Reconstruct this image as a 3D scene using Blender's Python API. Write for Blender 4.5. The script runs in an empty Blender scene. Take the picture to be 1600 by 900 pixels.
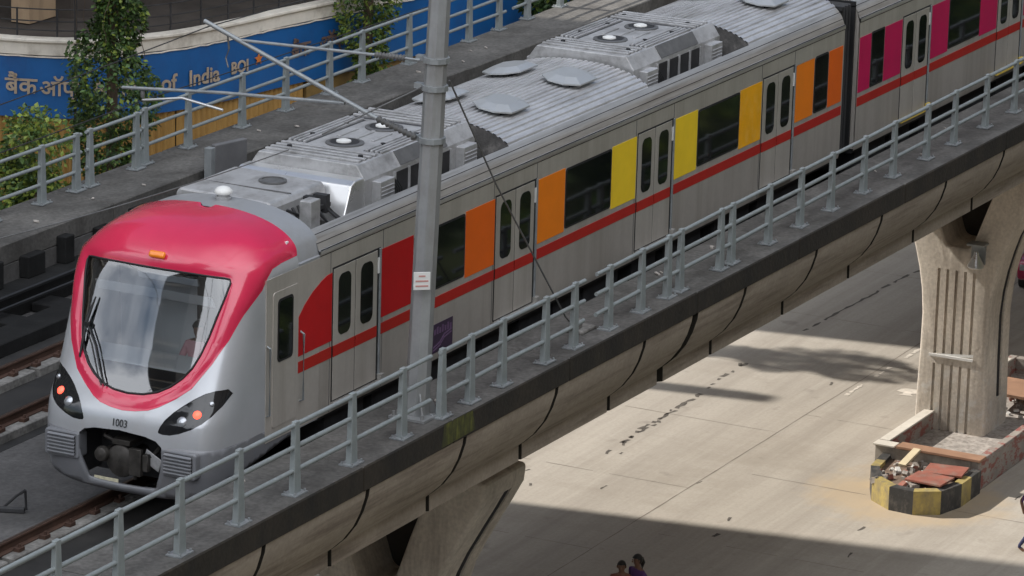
import bpy, bmesh, math, random
from mathutils import Vector, Matrix
from mathutils.geometry import delaunay_2d_cdt
random.seed(7)
scene = bpy.context.scene
COL = scene.collection

# ------------------------------------------------------------------ camera, world, sun
CAM_LOC = Vector((-51.965, -30.387, 18.982))
yaw, pit, rol = [math.radians(a) for a in (26.867, -15.285, 1.625)]
F = Vector((math.cos(pit)*math.cos(yaw), math.cos(pit)*math.sin(yaw), math.sin(pit)))
R0 = F.cross(Vector((0, 0, 1))).normalized()
U0 = R0.cross(F)
RR = math.cos(rol)*R0 + math.sin(rol)*U0
UU = -math.sin(rol)*R0 + math.cos(rol)*U0
cd = bpy.data.cameras.new('camera')
cam = bpy.data.objects.new('camera', cd)
COL.objects.link(cam)
cam.matrix_world = Matrix(((RR.x, UU.x, -F.x, CAM_LOC.x), (RR.y, UU.y, -F.y, CAM_LOC.y),
                           (RR.z, UU.z, -F.z, CAM_LOC.z), (0, 0, 0, 1)))
cd.sensor_width = 36
cd.lens = 6523.05/1600*36
cd.clip_start = 1
cd.clip_end = 3000
scene.camera = cam

SUN_EL, SUN_DIR = 40.0, Vector((-0.18, 1.0, 0)).normalized()   # horizontal direction TOWARDS the sun
w = bpy.data.worlds.new("World")
scene.world = w
w.use_nodes = True
nt = w.node_tree
bg = nt.nodes['Background']
sky = nt.nodes.new('ShaderNodeTexSky')
sky.sky_type = 'NISHITA'
sky.sun_disc = False
sky.sun_elevation = math.radians(SUN_EL)
sky.sun_rotation = math.atan2(SUN_DIR.x, SUN_DIR.y)
sky.air_density = 1.0
sky.dust_density = 0.8
sky.ozone_density = 1.0
# procedural bright clouds, added and aimed to light nose, roof and windscreen
tc = nt.nodes.new('ShaderNodeTexCoord')
cn = nt.nodes.new('ShaderNodeTexNoise')
cn.inputs['Scale'].default_value = 2.4
cn.inputs['Detail'].default_value = 7
cn.inputs['Roughness'].default_value = .6
nt.links.new(tc.outputs['Generated'], cn.inputs['Vector'])
cr = nt.nodes.new('ShaderNodeMapRange')
cr.inputs[1].default_value = .30
cr.inputs[2].default_value = .47
nt.links.new(cn.outputs['Fac'], cr.inputs[0])
sp = nt.nodes.new('ShaderNodeSeparateXYZ')
nt.links.new(tc.outputs['Generated'], sp.inputs[0])
er = nt.nodes.new('ShaderNodeMapRange')
er.interpolation_type = 'SMOOTHSTEP'
er.inputs[1].default_value = .10
er.inputs[2].default_value = .42
nt.links.new(sp.outputs[2], er.inputs[0])
cmu = nt.nodes.new('ShaderNodeMath')
cmu.operation = 'MULTIPLY'
nt.links.new(cr.outputs[0], cmu.inputs[0])
nt.links.new(er.outputs[0], cmu.inputs[1])
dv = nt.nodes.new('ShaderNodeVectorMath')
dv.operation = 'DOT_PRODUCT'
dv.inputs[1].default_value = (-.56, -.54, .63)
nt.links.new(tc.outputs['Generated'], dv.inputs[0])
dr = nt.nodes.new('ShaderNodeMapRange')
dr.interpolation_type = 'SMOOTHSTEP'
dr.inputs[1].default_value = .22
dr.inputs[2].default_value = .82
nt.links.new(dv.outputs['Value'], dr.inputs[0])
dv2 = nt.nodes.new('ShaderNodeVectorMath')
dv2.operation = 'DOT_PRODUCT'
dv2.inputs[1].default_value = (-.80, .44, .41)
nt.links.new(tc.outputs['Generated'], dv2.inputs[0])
dr2 = nt.nodes.new('ShaderNodeMapRange')  # added cloud patch that brightens the windscreen reflection
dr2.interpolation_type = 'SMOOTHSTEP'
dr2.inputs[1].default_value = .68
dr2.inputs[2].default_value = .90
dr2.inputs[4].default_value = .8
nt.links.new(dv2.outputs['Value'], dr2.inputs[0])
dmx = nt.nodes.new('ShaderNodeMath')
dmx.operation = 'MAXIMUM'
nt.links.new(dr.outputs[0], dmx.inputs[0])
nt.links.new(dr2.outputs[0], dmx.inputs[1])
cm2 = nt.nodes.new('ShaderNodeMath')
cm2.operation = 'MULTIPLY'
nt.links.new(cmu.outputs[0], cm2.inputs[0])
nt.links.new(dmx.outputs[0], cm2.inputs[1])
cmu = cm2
cmx = nt.nodes.new('ShaderNodeMix')
cmx.data_type = 'RGBA'
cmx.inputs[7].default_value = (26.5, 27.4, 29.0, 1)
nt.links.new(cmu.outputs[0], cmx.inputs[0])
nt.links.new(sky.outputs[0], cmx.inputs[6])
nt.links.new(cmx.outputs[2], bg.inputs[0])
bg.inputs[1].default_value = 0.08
ld = bpy.data.lights.new('sun', 'SUN')
ld.energy = 5.0
ld.angle = math.radians(0.6)
ld.color = (1.0, 0.94, 0.86)
sun = bpy.data.objects.new('sun', ld)
COL.objects.link(sun)
sdir = Vector((SUN_DIR.x*math.cos(math.radians(SUN_EL)), SUN_DIR.y*math.cos(math.radians(SUN_EL)), math.sin(math.radians(SUN_EL))))
sun.rotation_euler = sdir.to_track_quat('Z', 'Y').to_euler()
sun.location = (0, 60, 60)
vs = scene.view_settings
vs.view_transform = 'Standard'
vs.look = 'None'
vs.gamma = 1
vs.use_curve_mapping = False
vs.exposure = 0.16

# ------------------------------------------------------------------ materials
MATS = {}


def M(name, col, rough=0.6, metal=0.0, var=0.15, scale=1.5, stain=None, samt=0.5, sscale=(2, 2, .35),
      slo=.5, shi=.7, bump=0.0, bscale=20, spec=0.5, emit=None, coat=0.0, grain=0.0):
    """procedural material: base colour broken up by noise, optional stains / streaks with their own shape, bump"""
    if name in MATS:
        return MATS[name]
    m = bpy.data.materials.new(name)
    m.use_nodes = True
    n = m.node_tree.nodes
    l = m.node_tree.links
    b = n['Principled BSDF']
    b.inputs['Roughness'].default_value = rough
    b.inputs['Metallic'].default_value = metal
    b.inputs['Specular IOR Level'].default_value = spec
    if coat:
        b.inputs['Coat Weight'].default_value = coat
        b.inputs['Coat Roughness'].default_value = 0.08
    geo = n.new('ShaderNodeNewGeometry')
    nz = n.new('ShaderNodeTexNoise')
    nz.inputs['Scale'].default_value = scale
    nz.inputs['Detail'].default_value = 6
    nz.inputs['Roughness'].default_value = .65
    l.new(geo.outputs['Position'], nz.inputs['Vector'])
    mr = n.new('ShaderNodeMapRange')
    mr.inputs[1].default_value = .3
    mr.inputs[2].default_value = .7
    l.new(nz.outputs['Fac'], mr.inputs[0])
    mx = n.new('ShaderNodeMix')
    mx.data_type = 'RGBA'
    mx.inputs[6].default_value = (*[c*(1-var) for c in col], 1)
    mx.inputs[7].default_value = (*[min(1, c*(1+var)) for c in col], 1)
    l.new(mr.outputs[0], mx.inputs[0])
    out = mx.outputs[2]
    if grain:
        ng = n.new('ShaderNodeTexNoise')
        ng.inputs['Scale'].default_value = 14
        ng.inputs['Detail'].default_value = 5
        l.new(geo.outputs['Position'], ng.inputs['Vector'])
        mg = n.new('ShaderNodeMapRange')
        mg.inputs[1].default_value = .3
        mg.inputs[2].default_value = .7
        mg.inputs[3].default_value = 1-grain
        mg.inputs[4].default_value = 1+grain
        l.new(ng.outputs['Fac'], mg.inputs[0])
        mm = n.new('ShaderNodeMix')
        mm.data_type = 'RGBA'
        mm.blend_type = 'MULTIPLY'
        mm.inputs[0].default_value = 1
        l.new(out, mm.inputs[6])
        l.new(mg.outputs[0], mm.inputs[7])
        out = mm.outputs[2]
    if stain:
        mp = n.new('ShaderNodeMapping')
        mp.inputs['Scale'].default_value = sscale
        l.new(geo.outputs['Position'], mp.inputs[0])
        n2 = n.new('ShaderNodeTexNoise')
        n2.inputs['Scale'].default_value = 1
        n2.inputs['Detail'].default_value = 8
        n2.inputs['Roughness'].default_value = .7
        l.new(mp.outputs[0], n2.inputs['Vector'])
        r2 = n.new('ShaderNodeMapRange')
        r2.inputs[1].default_value = slo
        r2.inputs[2].default_value = shi
        r2.inputs[4].default_value = samt
        l.new(n2.outputs['Fac'], r2.inputs[0])
        m2 = n.new('ShaderNodeMix')
        m2.data_type = 'RGBA'
        l.new(r2.outputs[0], m2.inputs[0])
        l.new(out, m2.inputs[6])
        m2.inputs[7].default_value = (*stain, 1)
        out = m2.outputs[2]
    l.new(out, b.inputs['Base Color'])
    # roughness variation
    rm = n.new('ShaderNodeMapRange')
    rm.inputs[3].default_value = max(0.02, rough*.85)
    rm.inputs[4].default_value = min(1, rough*1.15)
    l.new(nz.outputs['Fac'], rm.inputs[0])
    l.new(rm.outputs[0], b.inputs['Roughness'])
    if bump:
        nb = n.new('ShaderNodeTexNoise')
        nb.inputs['Scale'].default_value = bscale
        nb.inputs['Detail'].default_value = 5
        l.new(geo.outputs['Position'], nb.inputs['Vector'])
        bp = n.new('ShaderNodeBump')
        bp.inputs['Strength'].default_value = bump
        bp.inputs['Distance'].default_value = .02
        l.new(nb.outputs['Fac'], bp.inputs['Height'])
        l.new(bp.outputs[0], b.inputs['Normal'])
    if emit:
        b.inputs['Emission Color'].default_value = (*emit[:3], 1)
        b.inputs['Emission Strength'].default_value = emit[3]
    MATS[name] = m
    return m


BLACK = (.012, .011, .01)
deck_top = M('walkway_concrete', (.105, .10, .093), .85, var=.35, scale=.8, stain=(.035, .032, .028), samt=.75, sscale=(1.2, 1.6, 1), slo=.45, shi=.7, bump=.5, bscale=9, grain=.25)
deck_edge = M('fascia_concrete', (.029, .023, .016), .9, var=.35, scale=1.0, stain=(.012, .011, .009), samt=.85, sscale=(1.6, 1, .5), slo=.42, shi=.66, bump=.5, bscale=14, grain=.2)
girder_m = M('girder_concrete', (.355, .30, .24), .85, var=.16, scale=.7, stain=(.12, .085, .06), samt=.6, sscale=(.35, 5, 5), slo=.48, shi=.66, bump=.25, bscale=9, grain=.1)
joint_m = M('joint_gap', (.018, .015, .01), .95, var=.3)
moss_m = M('moss_stain', (.11, .115, .02), .95, var=.5, scale=6, stain=(.03, .03, .015), samt=.9, sscale=(9, 1, .8), slo=.4, shi=.6)
track_m = M('trackbed_concrete', (.08, .077, .076), .9, var=.3, scale=1.0, stain=(.06, .055, .05), samt=.6, sscale=(1.5, 1.5, 1), bump=.4, bscale=10, grain=.2)
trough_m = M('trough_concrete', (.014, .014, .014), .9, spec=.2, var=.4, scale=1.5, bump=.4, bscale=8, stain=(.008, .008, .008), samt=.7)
plinth_m = M('plinth_concrete', (.19, .183, .172), .9, var=.3, scale=2, bump=.3, grain=.3, stain=(.08, .07, .06), samt=.6, sscale=(1, 3, 3))
rust_m = M('rusty_rail', (.075, .04, .028), .75, .2, var=.3, scale=6)
railtop_m = M('rail_steel', (.16, .11, .085), .35, .9, var=.2)
pier_m = M('pier_concrete', (.62, .565, .49), .88, var=.15, scale=.9, stain=(.17, .13, .10), samt=.5, sscale=(2.2, 2.2, .3), slo=.5, shi=.7, bump=.3, bscale=11, grain=.12)
slot_m = M('dark_slot', (.075, .075, .08), .8, .2, var=.3, scale=5)
track_shade_m = M('track_shade_black', (.018, .017, .016), .8, var=.5, scale=2)
notch_shade_m = M('notch_shade_concrete', (.05, .045, .04), .9, var=.3)
white_splash = M('splashed_whitewash', (.66, .65, .62), .9, var=.2, scale=6)
galv = M('painted_railing_steel', (.245, .272, .275), .55, .0, var=.12, scale=5, stain=(.24, .22, .19), samt=.35, sscale=(5, 5, 3), slo=.55, shi=.75)
galv_dk = M('galvanised_steel', (.30, .32, .33), .5, .35, var=.18, scale=4)
mast_m = M('mast_steel', (.30, .31, .315), .5, .3, var=.14, scale=2.5, stain=(.2, .17, .14), samt=.4, sscale=(3, 3, .4))
steel_side = M('stainless_body', (.53, .495, .45), .34, .4, var=.08, scale=.9, stain=(.38, .345, .30), samt=.65, sscale=(2.6, 3, .1), slo=.46, shi=.68, grain=.03)
steel_roof = M('stainless_roof', (.60, .60, .61), .42, .45, var=.12, scale=1.2, stain=(.22, .205, .19), samt=.6, sscale=(.5, 5, 5), slo=.47, shi=.68, grain=.06)
roof_edge = M('cantrail_steel', (.50, .485, .46), .38, .5, var=.1, scale=1.3, stain=(.22, .19, .16), samt=.6, sscale=(.35, 9, 9), slo=.47, shi=.66)
gray_box = M('unit_housing_metal', (.47, .47, .475), .42, .3, var=.14, scale=2.5, stain=(.16, .15, .14), samt=.6, sscale=(2, 3, 3), slo=.48, shi=.7, grain=.06)
bright_sheet = M('bright_sheet_metal', (.75, .75, .75), .28, .7, var=.06)
dark_metal = M('dark_underframe', (.03, .03, .032), .7, .1, var=.4, scale=5)
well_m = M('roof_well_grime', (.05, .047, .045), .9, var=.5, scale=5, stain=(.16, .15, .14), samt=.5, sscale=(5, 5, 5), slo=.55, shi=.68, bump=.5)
slat_m = M('louvre_metal', (.16, .16, .16), .55, .4, var=.2, scale=6)
silver = M('silver_paint', (.50, .515, .54), .3, .35, var=.06, scale=1.5, coat=.3, stain=(.45, .43, .41), samt=.3, sscale=(3, 3, .25), slo=.52, shi=.72)
grey_fair = M('grey_fairing_paint', (.19, .195, .21), .4, .1, var=.08, scale=2, coat=.2, stain=(.22, .2, .19), samt=.4, sscale=(2.5, 2.5, .5))
collar_m = M('collar_grey_paint', (.36, .37, .385), .4, .25, var=.1, scale=2, stain=(.24, .23, .22), samt=.5, sscale=(2, 2, 2))
red_nose = M('crimson_paint', (.62, .024, .078), .2, 0, var=.06, scale=1.2, coat=1.0)
red_s = M('stripe_red_film', (.40, .022, .016), .45, var=.08, scale=3, spec=.2)
red_p = M('panel_red_film', (.46, .012, .014), .42, var=.10, scale=2, spec=.2)
org_p = M('panel_orange_film', (.83, .215, .012), .42, var=.06, scale=2, spec=.2)
org2_p = M('panel_deep_orange_film', (.74, .13, .012), .42, var=.06, scale=2, spec=.2)
yel_p = M('panel_yellow_film', (.86, .60, .03), .42, var=.06, scale=2, spec=.2)
amb_p = M('panel_amber_film', (.84, .40, .012), .42, var=.10, scale=3, stain=(.85, .55, .15), samt=.4, sscale=(6, 6, 3), spec=.2)
pnk_p = M('panel_magenta_film', (.50, .008, .085), .42, var=.10, scale=2, spec=.2)
rubber = M('black_rubber', (.014, .014, .015), .6, var=.2)
bellow_m = M('bellows_rubber', (.035, .035, .037), .65, var=.25, scale=2)
glass_dk = M('tinted_window', (.006, .007, .008), .06, 0, var=.2, spec=.5)
white_m = M('white_paint', (.74, .74, .72), .5, var=.06)
cab_grey = M('cab_wall_grey', (.60, .62, .66), .6, var=.05)
cab_white = M('cab_white_panel', (.86, .87, .88), .5, var=.04)
dash_m = M('cab_dash_and_shade_black', (.02, .02, .022), .6, var=.2)
amber_lens = M('amber_lens', (.75, .20, .01), .2, var=.05, coat=.6, emit=(1, .3, .02, .15))
red_lamp = M('red_tail_lamp', (.9, .08, .05), .3, emit=(1, .07, .04, 3.0))
lamp_glass = M('clear_lamp', (.45, .47, .5), .15, .6, var=.05)
lens_blk = M('black_headlight_glass', (.012, .013, .015), .08, var=.1, coat=.6)
purple_m = M('purple_film', (.045, .026, .055), .5, var=.1)
lilac_m = M('lilac_film', (.13, .075, .15), .5, var=.1)
yellow_sill = M('yellow_sill', (.62, .45, .08), .6, var=.15)
blue_m = M('blue_banner_vinyl', (.004, .09, .29), .55, var=.14, scale=.9, stain=(.02, .05, .17), samt=.45, sscale=(.8, .8, .5))
letter_m = M('banner_cream_lettering', (.36, .29, .22), .6, var=.15, scale=2)
letter_br = M('banner_faded_lettering', (.13, .085, .07), .7, var=.3, scale=2)
letter_or = M('banner_orange_mark', (.55, .16, .03), .6, var=.1)
ledge_m = M('ledge_plaster', (.66, .62, .55), .8, var=.15, scale=1.0, stain=(.2, .16, .12), samt=.6, sscale=(1, 1, .8))
yfence_m = M('yellow_corrugated_sheet', (.32, .185, .05), .6, var=.15, scale=1.5, stain=(.2, .10, .03), samt=.45, sscale=(2, 2, .4))
tan_m = M('tan_wall_plaster', (.42, .30, .19), .85, var=.15, scale=.8, stain=(.2, .14, .09), samt=.5)
dark_wall = M('weathered_dark_wall', (.06, .05, .043), .9, var=.4, scale=1.0)
leaf_a = M('leaf_green', (.065, .12, .03), .45, var=.5, scale=3.5, spec=.4)
leaf_b = M('leaf_yellow_green', (.17, .22, .035), .45, var=.4, scale=3, spec=.4)
leaf_d = M('leaf_dark', (.028, .055, .016), .5, var=.5, scale=3, spec=.4)
bark_m = M('bark', (.09, .065, .045), .9, var=.3, bump=.5)
soil_m = M('red_soil', (.33, .21, .13), .95, var=.3, scale=3, bump=.6, bscale=6, grain=.3)
rubble_m = M('rubble_pieces', (.36, .33, .30), .9, var=.4, scale=5, stain=(.07, .05, .04), samt=.7, sscale=(6, 6, 6))
tile_red = M('red_paving_slab', (.30, .105, .075), .85, var=.25, scale=3, stain=(.22, .18, .15), samt=.7, sscale=(4, 4, 4), slo=.46, shi=.66)
slab_br = M('brown_stone_slab', (.33, .19, .12), .8, var=.15, scale=2)
kerb_y = M('kerb_yellow_paint', (.42, .33, .11), .7, var=.15, scale=4, stain=(.2, .17, .12), samt=.85, sscale=(5, 5, 3), slo=.42, shi=.66)
kerb_k = M('kerb_black_paint', (.045, .045, .045), .7, var=.3, scale=4, stain=(.2, .18, .16), samt=.6, sscale=(5, 5, 3))
brick_m = M('red_washed_masonry', (.30, .27, .24), .9, var=.2, scale=2, stain=(.27, .075, .06), samt=.85, sscale=(2.2, 2, 5), slo=.50, shi=.56)
hair_m = M('black_hair', (.012, .01, .009), .5, var=.2)
skin_m = M('brown_skin', (.20, .105, .065), .55, var=.08)
pink_cl = M('pink_shirt_cloth', (.80, .42, .46), .8, var=.1)
blue_cl = M('navy_cloth', (.03, .035, .09), .8, var=.2)
purple_cl = M('violet_cloth', (.10, .04, .16), .8, var=.2)
brown_cl = M('maroon_cloth', (.22, .07, .05), .8, var=.2)
car_paint = M('maroon_car_paint', (.33, .012, .06), .25, .1, var=.05, coat=1)
bldg_m = M('far_block_plaster', (.15, .135, .12), .85, var=.12, scale=.4)
crack_m = M('road_crack_tar', (.10, .088, .075), .9, var=.4, scale=5)
joint_road = M('road_joint_filler', (.20, .175, .145), .9, var=.3, scale=3)
roadline_m = M('worn_road_paint', (.62, .57, .50), .85, var=.25, scale=4)


def road_material():
    m = M('road_concrete', (.40, .365, .315), .88, var=.07, scale=.12, stain=(.27, .235, .19), samt=.6,
          sscale=(.5, .25, 1), slo=.5, shi=.75, bump=.15, bscale=12, grain=.06)
    n = m.node_tree.nodes
    l = m.node_tree.links
    b = n['Principled BSDF']
    src = b.inputs['Base Color'].links[0].from_socket
    geo = n.new('ShaderNodeNewGeometry')
    nz = n.new('ShaderNodeTexNoise')           # small dark oil spots
    nz.inputs['Scale'].default_value = 1.1
    nz.inputs['Detail'].default_value = 3
    l.new(geo.outputs['Position'], nz.inputs['Vector'])
    r = n.new('ShaderNodeMapRange')
    r.inputs[1].default_value = .68
    r.inputs[2].default_value = .76
    r.inputs[4].default_value = .45
    l.new(nz.outputs['Fac'], r.inputs[0])
    mx = n.new('ShaderNodeMix')
    mx.data_type = 'RGBA'
    mx.inputs[7].default_value = (.16, .14, .12, 1)
    l.new(r.outputs[0], mx.inputs[0])
    l.new(src, mx.inputs[6])
    out = mx.outputs[2]

    def layer(scl, lo, hi, amt, col, detail=6):
        nonlocal out
        mp = n.new('ShaderNodeMapping')
        mp.inputs['Scale'].default_value = scl
        l.new(geo.outputs['Position'], mp.inputs[0])
        q = n.new('ShaderNodeTexNoise')
        q.inputs['Scale'].default_value = 1
        q.inputs['Detail'].default_value = detail
        q.inputs['Roughness'].default_value = .7
        l.new(mp.outputs[0], q.inputs['Vector'])
        rr = n.new('ShaderNodeMapRange')
        rr.inputs[1].default_value = lo
        rr.inputs[2].default_value = hi
        rr.inputs[4].default_value = amt
        l.new(q.outputs['Fac'], rr.inputs[0])
        k = n.new('ShaderNodeMix')
        k.data_type = 'RGBA'
        k.inputs[7].default_value = (*col, 1)
        l.new(rr.outputs[0], k.inputs[0])
        l.new(out, k.inputs[6])
        out = k.outputs[2]
        return rr
    layer((.05, 1.3, 1), .43, .70, .5, (.25, .22, .185))          # wheel tracks along the lanes
    layer((.5, 7, 1), .50, .75, .25, (.50, .46, .40))               # scuffs
    layer((3.5, 3.5, 1), .60, .74, .30, (.22, .19, .16))            # grit
    # yellowish dust swept up round the planter
    vd = n.new('ShaderNodeVectorMath')
    vd.operation = 'DISTANCE'
    vd.inputs[1].default_value = (32.6, 2.2, -10.3)
    l.new(geo.outputs['Position'], vd.inputs[0])
    q = n.new('ShaderNodeTexNoise')
    q.inputs['Scale'].default_value = 1.6
    q.inputs['Detail'].default_value = 7
    l.new(geo.outputs['Position'], q.inputs['Vector'])
    ad = n.new('ShaderNodeMath')
    ad.operation = 'MULTIPLY_ADD'
    ad.inputs[1].default_value = 2.2
    l.new(q.outputs['Fac'], ad.inputs[0])
    l.new(vd.outputs['Value'], ad.inputs[2])
    rr = n.new('ShaderNodeMapRange')
    rr.inputs[1].default_value = 3.6
    rr.inputs[2].default_value = 2.6
    rr.inputs[4].default_value = .75
    l.new(ad.outputs[0], rr.inputs[0])
    k = n.new('ShaderNodeMix')
    k.data_type = 'RGBA'
    k.inputs[7].default_value = (.46, .36, .24, 1)
    l.new(rr.outputs[0], k.inputs[0])
    l.new(out, k.inputs[6])
    l.new(k.outputs[2], b.inputs['Base Color'])
    return m


road_m = road_material()


def glass_material():
    m = bpy.data.materials.new('windscreen_glass')
    m.use_nodes = True
    n = m.node_tree.nodes
    l = m.node_tree.links
    n.remove(n['Principled BSDF'])
    out = n['Material Output']
    tr = n.new('ShaderNodeBsdfTransparent')
    tr.inputs[0].default_value = (.86, .9, .92, 1)
    gl = n.new('ShaderNodeBsdfGlossy')
    gl.inputs['Roughness'].default_value = .03
    gl.inputs[0].default_value = (1, 1, 1, 1)
    fr = n.new('ShaderNodeFresnel')
    fr.inputs[0].default_value = 2.5
    mx = n.new('ShaderNodeMixShader')
    l.new(fr.outputs[0], mx.inputs[0])
    l.new(tr.outputs[0], mx.inputs[1])
    l.new(gl.outputs[0], mx.inputs[2])
    l.new(mx.outputs[0], out.inputs[0])
    MATS['windscreen_glass'] = m
    return m


ws_glass = glass_material()

# ------------------------------------------------------------------ object helpers
WL = {}       # world location of an object's origin


def thing(name, label, cat, loc=(0, 0, 0), group=None):
    o = bpy.data.objects.new(name, None)
    COL.objects.link(o)
    o.location = loc
    o.empty_display_size = .3
    o['label'] = label
    o['category'] = cat
    if group:
        o['group'] = group
    WL[o.name] = Vector(loc)
    return o


def tag(o, label, cat, group=None):
    o['label'] = label
    o['category'] = cat
    if group:
        o['group'] = group
    return o


class MB:
    """collects geometry in world coordinates; build() links it as ONE mesh object"""

    def __init__(s):
        s.v = []
        s.f = []
        s.mi = []
        s.cur = 0

    def add(s, verts, faces):
        b = len(s.v)
        s.v += [Vector(p) for p in verts]
        for f in faces:
            s.f.append([b+i for i in f])
            s.mi.append(s.cur)
        return s

    def box(s, x0, x1, y0, y1, z0, z1):
        return s.add([(x0, y0, z0), (x1, y0, z0), (x1, y1, z0), (x0, y1, z0), (x0, y0, z1), (x1, y0, z1), (x1, y1, z1), (x0, y1, z1)],
                     [(3, 2, 1, 0), (4, 5, 6, 7), (0, 1, 5, 4), (1, 2, 6, 5), (2, 3, 7, 6), (3, 0, 4, 7)])

    def obox(s, c, ax, ay, az):
        c, ax, ay, az = map(Vector, (c, ax, ay, az))
        v = [c+sx*ax+sy*ay+sz*az for sz in (-1, 1) for sy in (-1, 1) for sx in (-1, 1)]
        return s.add(v, [(0, 2, 3, 1), (4, 5, 7, 6), (0, 1, 5, 4), (1, 3, 7, 5), (3, 2, 6, 7), (2, 0, 4, 6)])

    def tube(s, pts, r, n=8, caps=True):
        pts = [Vector(p) for p in pts]
        if not isinstance(r, (list, tuple)):
            r = [r]*len(pts)
        rings = []
        for i, p in enumerate(pts):
            t = (pts[min(i+1, len(pts)-1)]-pts[max(i-1, 0)]).normalized()
            a = t.cross(Vector((0, 0, 1)))
            if a.length < .05:
                a = t.cross(Vector((1, 0, 0)))
            a.normalize()
            b = t.cross(a)
            rings.append([p+r[i]*(math.cos(2*math.pi*(k+.5)/n)*a+math.sin(2*math.pi*(k+.5)/n)*b) for k in range(n)])
        v = [q for rg in rings for q in rg]
        f = []
        for i in range(len(pts)-1):
            for k in range(n):
                f.append((i*n+k, i*n+(k+1) % n, (i+1)*n+(k+1) % n, (i+1)*n+k))
        if caps:
            f.append(tuple(range(n-1, -1, -1)))
            f.append(tuple((len(pts)-1)*n+k for k in range(n)))
        return s.add(v, f)

    def lathe(s, c, prof, n=20, axis='z'):
        """prof = [(r, h)] around an axis through c"""
        c = Vector(c)
        v = []
        for r, h in prof:
            for k in range(n):
                a = 2*math.pi*k/n
                p = (r*math.cos(a), r*math.sin(a), h)
                if axis == 'x':
                    p = (h, p[0], p[1])
                elif axis == 'y':
                    p = (p[0], h, p[1])
                v.append(c+Vector(p))
        f = []
        m = len(prof)
        for i in range(m-1):
            for k in range(n):
                f.append((i*n+k, i*n+(k+1) % n, (i+1)*n+(k+1) % n, (i+1)*n+k))
        f.append(tuple(range(n-1, -1, -1)))
        f.append(tuple((m-1)*n+k for k in range(n)))
        return s.add(v, f)

    def prism_x(s, poly, x0, x1):
        """poly in (y,z), extruded along x"""
        n = len(poly)
        v = [(x0, y, z) for y, z in poly]+[(x1, y, z) for y, z in poly]
        f = [tuple(range(n)), tuple(range(2*n-1, n-1, -1))]
        f += [(i, i+n, (i+1) % n+n, (i+1) % n) for i in range(n)]
        return s.add(v, f)

    def prism_y(s, poly, y0, y1):
        """poly in (x,z), extruded along y"""
        n = len(poly)
        v = [(x, y0, z) for x, z in poly]+[(x, y1, z) for x, z in poly]
        f = [tuple(range(n)), tuple(range(2*n-1, n-1, -1))]
        f += [(i, i+n, (i+1) % n+n, (i+1) % n) for i in range(n)]
        return s.add(v, f)

    def prism_z(s, poly, z0, z1):
        n = len(poly)
        v = [(x, y, z0) for x, y in poly]+[(x, y, z1) for x, y in poly]
        f = [tuple(range(n)), tuple(range(2*n-1, n-1, -1))]
        f += [(i, i+n, (i+1) % n+n, (i+1) % n) for i in range(n)]
        return s.add(v, f)

    def open_x(s, prof, x0, x1, nx=1):
        """open profile in (y,z) swept along x, no caps"""
        n = len(prof)
        v = []
        for i in range(nx+1):
            x = x0+(x1-x0)*i/nx
            v += [(x, y, z) for y, z in prof]
        f = []
        for i in range(nx):
            for k in range(n-1):
                f.append((i*n+k, i*n+k+1, (i+1)*n+k+1, (i+1)*n+k))
        return s.add(v, f)

    def build(s, name, mat, parent=None, bevel=0, smooth=False, segs=2, ang=40, loc=None, kind=None, fixn=True):
        me = bpy.data.meshes.new(name)
        o = bpy.data.objects.new(name, me)
        COL.objects.link(o)
        if parent is not None:
            off = WL[parent.name]
        else:
            off = Vector(loc) if loc is not None else Vector((0, 0, 0))
            if loc is None and s.v:
                xs = [p.x for p in s.v]; ys = [p.y for p in s.v]; zs = [p.z for p in s.v]
                off = Vector(((min(xs)+max(xs))/2, (min(ys)+max(ys))/2, min(zs)))
        me.from_pydata([tuple(p-off) for p in s.v], [], s.f)
        mats = mat if isinstance(mat, (list, tuple)) else [mat]
        for m in mats:
            me.materials.append(m)
        if len(mats) > 1:
            me.polygons.foreach_set('material_index', s.mi)
        if fixn:
            bm = bmesh.new()
            bm.from_mesh(me)
            bmesh.ops.recalc_face_normals(bm, faces=bm.faces)
            bm.to_mesh(me)
            bm.free()
        if smooth:
            me.shade_smooth()
            me.set_sharp_from_angle(angle=math.radians(ang))
        if bevel:
            bv = o.modifiers.new('bevel', 'BEVEL')
            bv.width = bevel
            bv.segments = segs
            bv.limit_method = 'ANGLE'
            bv.angle_limit = math.radians(35)
        if parent is not None:
            o.parent = parent
        else:
            o.location = off
        WL[o.name] = off
        if kind:
            o['kind'] = kind
        me.update()
        return o


def cut(obj, cutter_mb):
    """boolean difference, applied at once; the cutter is removed"""
    c = cutter_mb.build('cutter', joint_m, loc=WL[obj.name])
    c.location = WL[obj.name]
    bo = obj.modifiers.new('cut', 'BOOLEAN')
    bo.object = c
    bo.operation = 'DIFFERENCE'
    bo.solver = 'EXACT'
    par = obj.parent
    bpy.context.view_layer.update()
    dg = bpy.context.evaluated_depsgraph_get()
    me = bpy.data.meshes.new_from_object(obj.evaluated_get(dg))
    obj.modifiers.clear()
    old = obj.data
    obj.data = me
    bpy.data.meshes.remove(old)
    cm = c.data
    bpy.data.objects.remove(c)
    bpy.data.meshes.remove(cm)


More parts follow.
